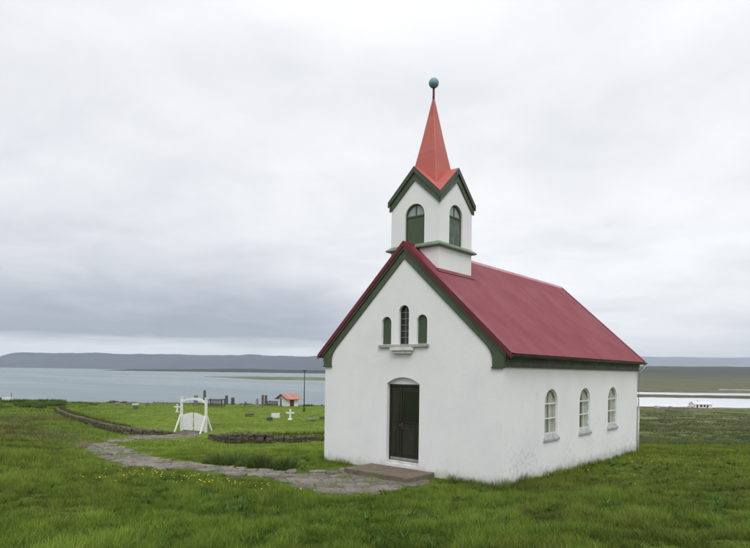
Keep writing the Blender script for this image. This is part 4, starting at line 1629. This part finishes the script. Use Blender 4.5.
def shed(o):
    w, dpt, h, r_ = 1.55, 1.8, 1.08, .42
    kid(MB().prism([(-w / 2, -.3), (w / 2, -.3), (w / 2, h), (0, h + r_ - .1), (-w / 2, h)], lambda a, b, d_: (a, d_, b), -dpt / 2, dpt / 2), 'wall', M['white'], o)
    for sg in (-1, 1):
        e_ = w / 2 + .34
        sl_ = r_ / (w / 2)
        c_ = MB()
        vs = []
        for y_ in (-dpt / 2 - .22, dpt / 2 + .22):
            vs += [(0, y_, h + r_), (sg * e_, y_, h + r_ - sl_ * e_), (sg * e_, y_, h + r_ - sl_ * e_ - .07), (0, y_, h + r_ - .07)]
        c_.add(vs, [(0, 1, 2, 3), (7, 6, 5, 4), (0, 1, 5, 4), (1, 2, 6, 5), (2, 3, 7, 6), (3, 0, 4, 7)])
        kid(c_, 'roof', M['shed_roof'], o)
        c_ = MB()
        y_ = -dpt / 2 - .225
        c_.add([(0, y_, h + r_ - .01), (sg * e_, y_, h + r_ - sl_ * e_ - .01), (sg * e_, y_, h + r_ - sl_ * e_ - .12), (0, y_, h + r_ - .12),
                (0, y_ - .03, h + r_ - .01), (sg * e_, y_ - .03, h + r_ - sl_ * e_ - .01), (sg * e_, y_ - .03, h + r_ - sl_ * e_ - .12), (0, y_ - .03, h + r_ - .12)],
               [(0, 3, 2, 1), (4, 5, 6, 7), (0, 1, 5, 4), (1, 2, 6, 5), (2, 3, 7, 6), (3, 0, 4, 7)])
        kid(c_, 'barge_board', M['shed_door'], o)
    dr_ = kid(MB().box(w / 2 - .01, w / 2 + .03, -.35, .25, -.1, 1.02), 'door', M['shed_door'], o)
    kid(MB().box(w / 2 + .031, w / 2 + .06, -.40, -.34, .5, .6), 'handle', M['iron'], dr_)


place('shed', 288.6, 70.0, shed, 'tiny white shed with faded red gable roof and dark door by the shore', 'shed', None, -0.75)


def marker(o):
    kid(MB().box(-.55, .55, -.25, .25, -.1, .42), 'box_body', M['white_worn'], o, bevel=0.02)
    kid(MB().tube([(.45, 0, .3), (.45, 0, 1.0)], .03, 6), 'stake', M['post_wood'], o)


place('feed_trough', 8.0, 71.0, marker, 'small white box with a stake in rough grass on the shore bank', 'box')

# rocks and scrub on the skyline at the left
rr = random.Random(9)
for i, (px, w, s_) in enumerate(((110, 72, .40), (114.5, 71.5, .55), (119, 72, .36), (125, 71, .42))):
    m_ = MB()
    blob_stone(m_, (0, 0, s_ * .22), s_ * 1.7, s_ * 1.2, s_ * .8, rr.uniform(0, 3), rr)
    p = at_depth(px, w)
    o = m_.build('rock', M['fieldstone'])
    o.location = (p[0], p[1], p[2] - .05)
    tag(o, ('small dark rock at the wall end of a row of skyline rocks', 'largest dark rock of the row on the grass skyline', 'low dark rock next to the largest skyline rock', 'dark skyline rock behind the wide low gravestones')[i], 'rock', 'skyline rocks')

# ------------------------------------------------------------------ far farmhouse by the lagoon
def farmhouse(o):
    L_, D_, h, r_ = 9.2, 4.6, 2.1, 1.25
    kid(MB().prism([(-D_ / 2, -.6), (D_ / 2, -.6), (D_ / 2, h), (0, h + r_), (-D_ / 2, h)], lambda a, b, d_: (d_, a, b), -L_ / 2, L_ / 2), 'wall', M['white'], o)
    for sg in (-1, 1):
        e_ = D_ / 2 + .25
        sl_ = r_ / (D_ / 2)
        vs = []
        for x_ in (-L_ / 2 - .2, L_ / 2 + .2):
            vs += [(x_, 0, h + r_ + .1), (x_, sg * e_, h + r_ + .1 - sl_ * e_), (x_, sg * e_, h + r_ - .02 - sl_ * e_), (x_, 0, h + r_ - .02)]
        rf_ = kid(MB().add(vs, [(0, 1, 2, 3), (7, 6, 5, 4), (0, 1, 5, 4), (1, 2, 6, 5), (2, 3, 7, 6), (3, 0, 4, 7)]), 'roof', M['far_roof'], o)
    kid(MB().box(-1.6, -1.1, -.3, .3, h + r_ - .3, h + r_ + .75), 'chimney', M['far_roof'], rf_)
    for x, ww, z0, z1 in ((-3.3, .8, .1, 2.0), (-1.2, 1.0, .7, 1.95), (.6, .9, .8, 1.8), (2.1, .8, .1, 1.9)):
        w_ = kid(MB().box(x - ww / 2, x + ww / 2, -D_ / 2 - .05, -D_ / 2 + .05, z0, z1), 'window' if z0 > .5 else 'door', M['iron'], o)
        if z0 > .5:
            kid(MB().box(x - ww / 2 + .08, x + ww / 2 - .08, -D_ / 2 - .07, -D_ / 2 - .051, z0 + .08, z1 - .08), 'pane', M['dark_glass'], w_)
    lean = kid(MB().box(-L_ / 2 - 1.3, -L_ / 2 - .05, -1.6, 1.6, -.6, 1.1), 'lean_to', M['far_roof'], o)
    kid(MB().box(-L_ / 2 - 1.1, -L_ / 2 - .4, -1.66, -1.55, .0, 0.8), 'lean_to_door', M['iron'], lean)


place('farmhouse', 700.8, 291.0, farmhouse, 'low white farmhouse with pale roof at the edge of the lagoon', 'house', None, 0.12)
for i, (px, w, s_) in enumerate(((657.5, 262, 1.5), (671, 288, 1.2))):
    m_ = MB()
    blob_stone(m_, (0, 0, s_ * .25), s_ * 1.4, s_, s_ * .8, rr.uniform(0, 3), rr)
    p = at_depth(px, w)
    o = m_.build('boulder', M['slab_white'])
    o.location = (p[0], p[1], p[2] - .05)
    tag(o, ('bigger pale boulder on the brown grass below the lagoon', 'smaller pale boulder at the lagoon edge left of the farmhouse')[i].replace(' left of', ' beside'), 'boulder', 'pale shore boulders')

# ------------------------------------------------------------------ grass
def pts_on(n_per, w0, w1, t0=-0.78, t1=0.80):
    """random points between two depths inside the visible wedge, n_per to the square metre"""
    m = 2.6                                   # margin on both sides, so that the turf goes on past the frame
    hi = (t1 - t0) * w1 + 2 * m
    n = int(n_per * hi * (w1 - w0))
    w = rng.uniform(w0, w1, n)
    v = rng.uniform(0, hi, n)
    ok = v < (t1 - t0) * w + 2 * m
    w, v = w[ok], v[ok]
    u = t0 * w - m + v
    return xy(u, w)


GB = []


def add_blades(x, y, h, wid, lean, colr, seg):
    GB.append((x, y, h, wid, lean, colr, seg))


tuft_px = [(207, 464.8), (214, 465.8), (223, 466.8), (229, 467.2), (240, 467.9), (247, 468.3), (256, 468.8), (270, 469.8), (278, 470.4)]
tufts = np.array([ground(*p)[:2] for p in tuft_px])


def field(n_per, w0, w1, hbase, wbase, seg):
    x, y = pts_on(n_per, w0, w1)
    cdist = church_dist(x, y)
    pd = poly_dist(x, y, path_poly)
    pin = in_poly(x, y, path_poly)
    joint = pin & (pd > 0.55 * fbm(x / 0.35, y / 0.35, 317, 2) * rng.random(len(x)) ** 0.5)
    ok = (cdist > 0.02) & ~(joint & (rng.random(len(x)) > 0.30 * sstep(0.45, 0.62, fbm(x / 0.5, y / 0.5, 311, 2))))
    ok &= ~((x > -4.0) & (x < -1.85) & (y > -1.14) & (y < 0.05))
    x, y, cdist, pd = x[ok], y[ok], cdist[ok], pd[ok]
    u, w = uw(x, y)
    t = u / np.maximum(w, 6)
    s = side_blend(u, w)
    cl = fbm(x / 0.33, y / 0.33, 101, 3)
    pa = fbm(x / 2.6, y / 2.6, 131, 3)
    h = hbase * (0.30 + 1.4 * sstep(0.25, 0.75, cl)) * (0.55 + 0.9 * pa) * rng.uniform(0.6, 1.25, len(x))
    ins = in_poly(x, y, yard)
    h = np.where(ins, h * 0.55, h)
    # kept short beside the path, left long against the walls
    h *= 0.45 + 0.55 * sstep(0.05, 0.9, pd)
    longw = np.exp(-(cdist / 0.28) ** 2) * sstep(0.25, 0.6, fbm(x / 0.45, y / 0.45, 19, 2))
    h += 0.15 * longw * ~((x > -4.6) & (x < -1.4) & (y < 0.1))
    rough_ = sstep(-0.40, -0.52, t) * sstep(12, 18, w)
    h *= 1 + 0.9 * rough_ * sstep(0.45, 0.7, fbm(x / 1.5, y / 1.5, 23, 3))
    c = turf_colour(x, y)
    tone = (0.6 + 0.8 * fbm(x / 1.1, y / 1.1, 7, 4)) * (0.80 + 0.40 * pa) * (0.58 + 0.84 * sstep(0.28, 0.72, cl))  # hollows between clumps get a darker colour in place of shade
    c = c * tone[:, None] * rng.uniform(0.7, 1.35, (len(x), 1))
    # lit tips: yellower blades here and there, dry ones among them
    yel = rng.random(len(x)) < (0.14 + 0.2 * sstep(0.5, 0.65, cl))
    c[yel] *= np.array([1.35, 1.18, 0.95])
    dry = rng.random(len(x)) < (0.02 + 0.06 * sstep(0.55, 0.7, pa) + 0.05 * sstep(0.2, 0.35, t))
    c[dry] = c[dry] * 0.3 + np.array([0.15, 0.115, 0.05]) * rng.uniform(.6, 1.1, (int(dry.sum()), 1))
    lean_a = 2.4 + 1.2 * (fbm(x / 1.8, y / 1.8, 57, 2) - .5) + rng.normal(0, 1.5, len(x))
    lean_m = rng.uniform(0.15, 0.75, len(x))
    add_blades(x, y, h, wbase * rng.uniform(.7, 1.3, len(x)), (lean_a, lean_m), c, seg)


field(4300, 2.6, 8.5, 0.105, 0.0055, 2)
field(2600, 8.5, 15.0, 0.095, 0.008, 1)
field(950, 15.0, 26.0, 0.085, 0.013, 1)
field(190, 26.0, 48.0, 0.09, 0.026, 1)
field(45, 48.0, 84.0, 0.10, 0.06, 1)

# seed stalks standing over the turf
x, y = pts_on(26, 3.2, 22)
pdm = fbm(x / 1.6, y / 1.6, 401, 3)
u_, w_d = uw(x, y)
ok = (church_dist(x, y) > .1) & ~in_poly(x, y, path_poly) & (poly_dist(x, y, path_poly) > .5) & (rng.random(len(x)) < sstep(.42, .66, pdm) * (0.35 + 0.9 * sstep(.1, .35, u_ / np.maximum(w_d, 6))))
x, y = x[ok], y[ok]
n = len(x)
c = np.array([0.17, 0.125, 0.062]) * rng.uniform(.6, 1.35, (n, 1)) * np.stack([np.ones(n), rng.uniform(.85, 1.15, n), rng.uniform(.8, 1.1, n)], -1)
add_blades(x, y, rng.uniform(.16, .32, n), np.full(n, .006), (rng.uniform(0, 6.28, n), rng.uniform(.1, .5, n)), c, 2)
# broad-leaved weeds
x0, y0 = pts_on(3.2, 3.4, 18)
ok = (church_dist(x0, y0) > .3) & ~in_poly(x0, y0, path_poly) & (poly_dist(x0, y0, path_poly) > .2)
for cx0, cy0 in zip(x0[ok], y0[ok]):
    n = int(rng.integers(7, 16))
    a = rng.uniform(0, 6.28, n)
    q = rng.uniform(0, .05, n)
    c = np.array([0.060, 0.120, 0.026]) * rng.uniform(.55, 1.5) * rng.uniform(.8, 1.25, (n, 1))
    add_blades(cx0 + q * np.cos(a), cy0 + q * np.sin(a), rng.uniform(.07, .17, n), rng.uniform(.016, .034, n), (a, rng.uniform(.45, .9, n)), c, 2)
# long dark tufts beside the path
for (tx, ty), k_ in zip(tufts, range(99)):
    n = 950
    hh = (0.36, 0.56, 0.34, 0.55, 0.30, 0.52, 0.42, 0.26, 0.40)[k_]
    a = rng.uniform(0, 2 * np.pi, n)
    q = np.sqrt(rng.random(n)) * 0.34
    x, y = tx + q * np.cos(a) * 1.15 - 0.1, ty + q * np.sin(a) + 0.32
    h = hh * (1.15 - q / 0.45) * rng.uniform(.45, 1.25, n)
    tx, ty = tx + rng.uniform(-.12, .12), ty + rng.uniform(-.1, .25)
    c = np.array([0.080, 0.118, 0.032]) * rng.uniform(.4, 1.9, (n, 1)) * rng.uniform(.75, 1.2)
    add_blades(x, y, h, np.full(n, .012), (a + rng.normal(0, .4, n), rng.uniform(.2, .75, n)), c, 2)
# bleached stems at the bend of the path
for px, py in ((83, 447), (85, 446), (81, 449), (87, 446)):
    p = ground(px, py)
    n = 60
    a = rng.uniform(0, 2 * np.pi, n)
    q = np.sqrt(rng.random(n)) * 0.22
    c = np.array([0.30, 0.26, 0.14]) * rng.uniform(.6, 1.3, (n, 1))
    add_blades(p[0] + q * np.cos(a), p[1] + q * np.sin(a), rng.uniform(.15, .48, n), np.full(n, .012), (a, rng.uniform(.1, .5, n)), c, 1)
# rank weeds on the bank top at the left, and round the yard wall
for i in range(110):
    px = float(rng.choice([rng.uniform(-25, 60), rng.uniform(-25, 95)]))
    w = rng.uniform(57, 75)
    p = at_depth(px, w)
    n = 160
    a = rng.uniform(0, 2 * np.pi, n)
    q = np.sqrt(rng.random(n)) * rng.uniform(.4, 1.1)
    hh = rng.uniform(.1, .5) * (1.0 if px < 62 else .4)
    c = np.array([0.085, 0.130, 0.032]) * rng.uniform(.6, 1.7) * rng.uniform(.7, 1.3, (n, 1))
    add_blades(p[0] + q * np.cos(a), p[1] + q * np.sin(a), hh * rng.uniform(.5, 1.1, n), np.full(n, .06), (a, rng.uniform(.2, .7, n)), c, 1)
for i in range(40):
    px = rng.uniform(105, 330)
    w = rng.uniform(70, 76)
    p = at_depth(px, w)
    n = 60
    a = rng.uniform(0, 2 * np.pi, n)
    q = np.sqrt(rng.random(n)) * .6
    c = np.array([0.05, 0.07, 0.022]) * rng.uniform(.6, 1.5) * rng.uniform(.7, 1.3, (n, 1))
    add_blades(p[0] + q * np.cos(a), p[1] + q * np.sin(a), rng.uniform(.12, .3) * rng.uniform(.5, 1.1, n), np.full(n, .05), (a, rng.uniform(.2, .7, n)), c, 1)
for WL in (wl2, wr2):
    for i in range(len(WL) - 1):
        L_ = np.hypot(*(WL[i + 1] - WL[i]))
        n = int(L_ * 260)
        tt = rng.random((n, 1))
        p = WL[i] + (WL[i + 1] - WL[i]) * tt + rng.normal(0, .16, (n, 2)) + FW[:2] * 0.34
        c = np.array([0.085, 0.105, 0.028]) * rng.uniform(.6, 1.5, (n, 1))
        add_blades(p[:, 0], p[:, 1], rng.uniform(.08, .22, n) + .08, np.full(n, .02), (rng.uniform(0, 6.28, n), rng.uniform(.2, .7, n)), c, 1)
        # grass growing up in front of the stones, in clumps
        q_ = WL[i] + (WL[i + 1] - WL[i]) * tt + rng.normal(0, .10, (n, 2)) - FW[:2] * 0.26
        kk = fbm(q_[:, 0] / .8, q_[:, 1] / .8, 203, 2) > 0.40
        nk = int(kk.sum())
        add_blades(q_[kk, 0], q_[kk, 1], rng.uniform(.10, .30, nk), np.full(nk, .02), (rng.uniform(0, 6.28, nk), rng.uniform(.2, .7, nk)), c[kk] * np.array([1.0, 1.15, 0.9]), 1)
# rough damp strip and tussocks on the right
for i in range(420):
    px = rng.uniform(630, 790)
    w = float(rng.choice([rng.uniform(25, 36), rng.uniform(28, 60)]))
    p = at_depth(px, w)
    n = 110
    a = rng.uniform(0, 2 * np.pi, n)
    q = np.sqrt(rng.random(n)) * rng.uniform(.25, .7)
    g_ = rng.uniform(0, 1)
    c = (np.array([0.066, 0.118, 0.046]) * (1 - g_) + np.array([0.145, 0.155, 0.056]) * g_) * rng.uniform(.7, 1.4, (n, 1))
    add_blades(p[0] + q * np.cos(a), p[1] + q * np.sin(a), rng.uniform(.12, .32) * rng.uniform(.5, 1.1, n), np.full(n, .028), (a, rng.uniform(.2, .7, n)), c, 1)

# tussocks and low scrub on the slope down to the lagoon
for i in range(900):
    w = 50.0 * (5.4 ** rng.random())
    px = rng.uniform(600, 830)
    p = at_depth(px, w)
    n = 46
    a = rng.uniform(0, 2 * np.pi, n)
    sc = w / 60.0
    q = np.sqrt(rng.random(n)) * rng.uniform(.4, 1.3) * sc ** .7
    g_ = rng.uniform(0, 1)
    c = (np.array([0.060, 0.098, 0.040]) * (1 - g_) + np.array([0.135, 0.130, 0.058]) * g_) * rng.uniform(.8, 1.6) * rng.uniform(.8, 1.2, (n, 1))
    add_blades(p[0] + 1.6 * q * np.cos(a), p[1] + q * np.sin(a), rng.uniform(.12, .38) * rng.uniform(.5, 1.1, n), np.full(n, .06 * sc), (a, rng.uniform(.2, .8, n)), c, 1)

VV, FF, CN, CO = [], [], [], []
off = 0
for (x, y, h, wid, (la, lm), c, seg) in GB:
    n = len(x)
    z = zt(x, y) - 0.012
    ba = rng.uniform(0, np.pi, n)
    bx, by = np.cos(ba) * wid / 2, np.sin(ba) * wid / 2
    lx, ly = np.cos(la) * h * lm, np.sin(la) * h * lm
    hz = h * np.sqrt(np.maximum(1 - 0.55 * lm ** 2, .2))
    v0 = np.stack([x - bx, y - by, z], -1)
    v1 = np.stack([x + bx, y + by, z], -1)
    tip = np.stack([x + lx, y + ly, z + hz], -1)
    dark = c * 0.78  # roots darker and tips lighter in the blade colour, imitating lit tips
    if seg == 2:
        m0 = np.stack([x - bx * .8 + lx * .32, y - by * .8 + ly * .32, z + hz * .58], -1)
        m1 = np.stack([x + bx * .8 + lx * .32, y + by * .8 + ly * .32, z + hz * .58], -1)
        v = np.stack([v0, v1, m1, m0, tip], 1).reshape(-1, 3)
        b0 = off + np.arange(n) * 5
        f = np.stack([b0, b0 + 1, b0 + 2, b0 + 3, b0 + 3, b0 + 2, b0 + 4], -1).ravel()
        cn = np.tile([4, 3], n)
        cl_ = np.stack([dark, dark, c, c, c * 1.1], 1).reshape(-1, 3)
        off += 5 * n
    else:
        v = np.stack([v0, v1, tip], 1).reshape(-1, 3)
        b0 = off + np.arange(n) * 3
        f = np.stack([b0, b0 + 1, b0 + 2], -1).ravel()
        cn = np.full(n, 3)
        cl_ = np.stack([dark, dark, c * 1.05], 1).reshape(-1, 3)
        off += 3 * n
    VV.append(v)
    FF.append(f)
    CN.append(cn)
    CO.append(cl_)
VV, FF, CN, CO = np.concatenate(VV), np.concatenate(FF), np.concatenate(CN), np.concatenate(CO)
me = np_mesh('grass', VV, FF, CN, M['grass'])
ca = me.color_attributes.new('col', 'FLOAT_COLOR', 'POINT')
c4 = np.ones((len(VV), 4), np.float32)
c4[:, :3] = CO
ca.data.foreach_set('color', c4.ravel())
gr = bpy.data.objects.new('grass', me)
col.objects.link(gr)
tag(gr, 'short uneven green grass of the churchyard meadow', 'grass', kind='stuff')
print('grass blades', len(CN), 'verts', len(VV))

# ------------------------------------------------------------------ yellow flowers
fl = []
for (px, py, sx_, sy_, n) in ((112, 474, 3, 2, 9), (116, 481, 10, 2.2, 16), (130, 482, 7, 2.2, 22), (152, 477, 6, 2.2, 34), (163, 480, 4, 2, 10), (183, 484, 6, 2.2, 16), (195, 482, 6, 2, 16), (212, 488, 6, 2.4, 30), (219, 485, 3, 2, 8),
                              (237, 488, 4, 1.6, 10), (250, 491, 7, 2, 9), (264, 493, 3, 1.5, 6), (295, 500, 4, 1.5, 5), (83, 483, 2, 1, 2), (63, 495, 3, 2, 2), (360, 505, 3, 1.5, 3), (391, 504, 2, 1, 2), (315, 498, 6, 2, 4),
                              (620, 470, 40, 7, 38), (670, 468, 30, 6, 20), (585, 480, 25, 5, 6), (650, 505, 40, 8, 3), (690, 476, 30, 8, 8), (300, 441, 18, 2, 24)):
    for _ in range(n):
        fl.append((px + random.gauss(0, sx_ * 1.5), py + random.gauss(0, sy_ * 1.15)))
m_ = MB()
sm = MB()
for px, py in fl:
    p = ground(px, py)
    w = uw(p[0], p[1])[1]
    if church_dist(np.array([p[0]]), np.array([p[1]]))[0] < 0.25:
        continue
    r_ = random.uniform(.009, .017) * (1 if w < 20 else 1.4)
    zz = p[2] + random.uniform(.10, .17)
    tx, ty = random.uniform(-.5, .5), random.uniform(-.5, .5)
    nn = 6
    vs = [(p[0], p[1], zz - r_ * .25)]
    for i in range(nn):
        a = 2 * math.pi * i / nn
        x, y = r_ * math.cos(a), r_ * math.sin(a)
        vs.append((p[0] + x, p[1] + y, zz + r_ * .35 + x * tx + y * ty))
    m_.add(vs, [(0, 1 + i, 1 + (i + 1) % nn) for i in range(nn)])
    sm.add([(p[0] - .002, p[1], p[2] - .01), (p[0] + .002, p[1], p[2] - .01), (p[0], p[1], zz)], [(0, 1, 2)])
fo = m_.build('flowers', M['yellow'])
so_ = sm.build('stems', M['stem'], fo)
tag(so_, kind='stuff')
tag(fo, 'small yellow meadow flowers scattered in the grass', 'flowers', kind='stuff')

# ------------------------------------------------------------------ air
m_ = MB()
hx = 15000
c8 = [xy(-hx, -3000), xy(hx, -3000), xy(hx, 14500), xy(-hx, 14500)]
m_.add([(p[0], p[1], -30) for p in c8] + [(p[0], p[1], 520) for p in c8], [(0, 3, 2, 1), (4, 5, 6, 7), (0, 1, 5, 4), (1, 2, 6, 5), (2, 3, 7, 6), (3, 0, 4, 7)])
hm = bpy.data.materials.new('damp_sea_air')
hm.use_nodes = True
ht = hm.node_tree
for n in list(ht.nodes):
    ht.nodes.remove(n)
pv = ht.nodes.new('ShaderNodeVolumePrincipled')
pv.inputs['Color'].default_value = (0.74, 0.85, 1.0, 1)
pv.inputs['Density'].default_value = 7.5e-5
pv.inputs['Anisotropy'].default_value = 0.0
oo = ht.nodes.new('ShaderNodeOutputMaterial')
ht.links.new(pv.outputs[0], oo.inputs['Volume'])
hz_ = m_.build('haze', hm)
tag(hz_, kind='stuff')
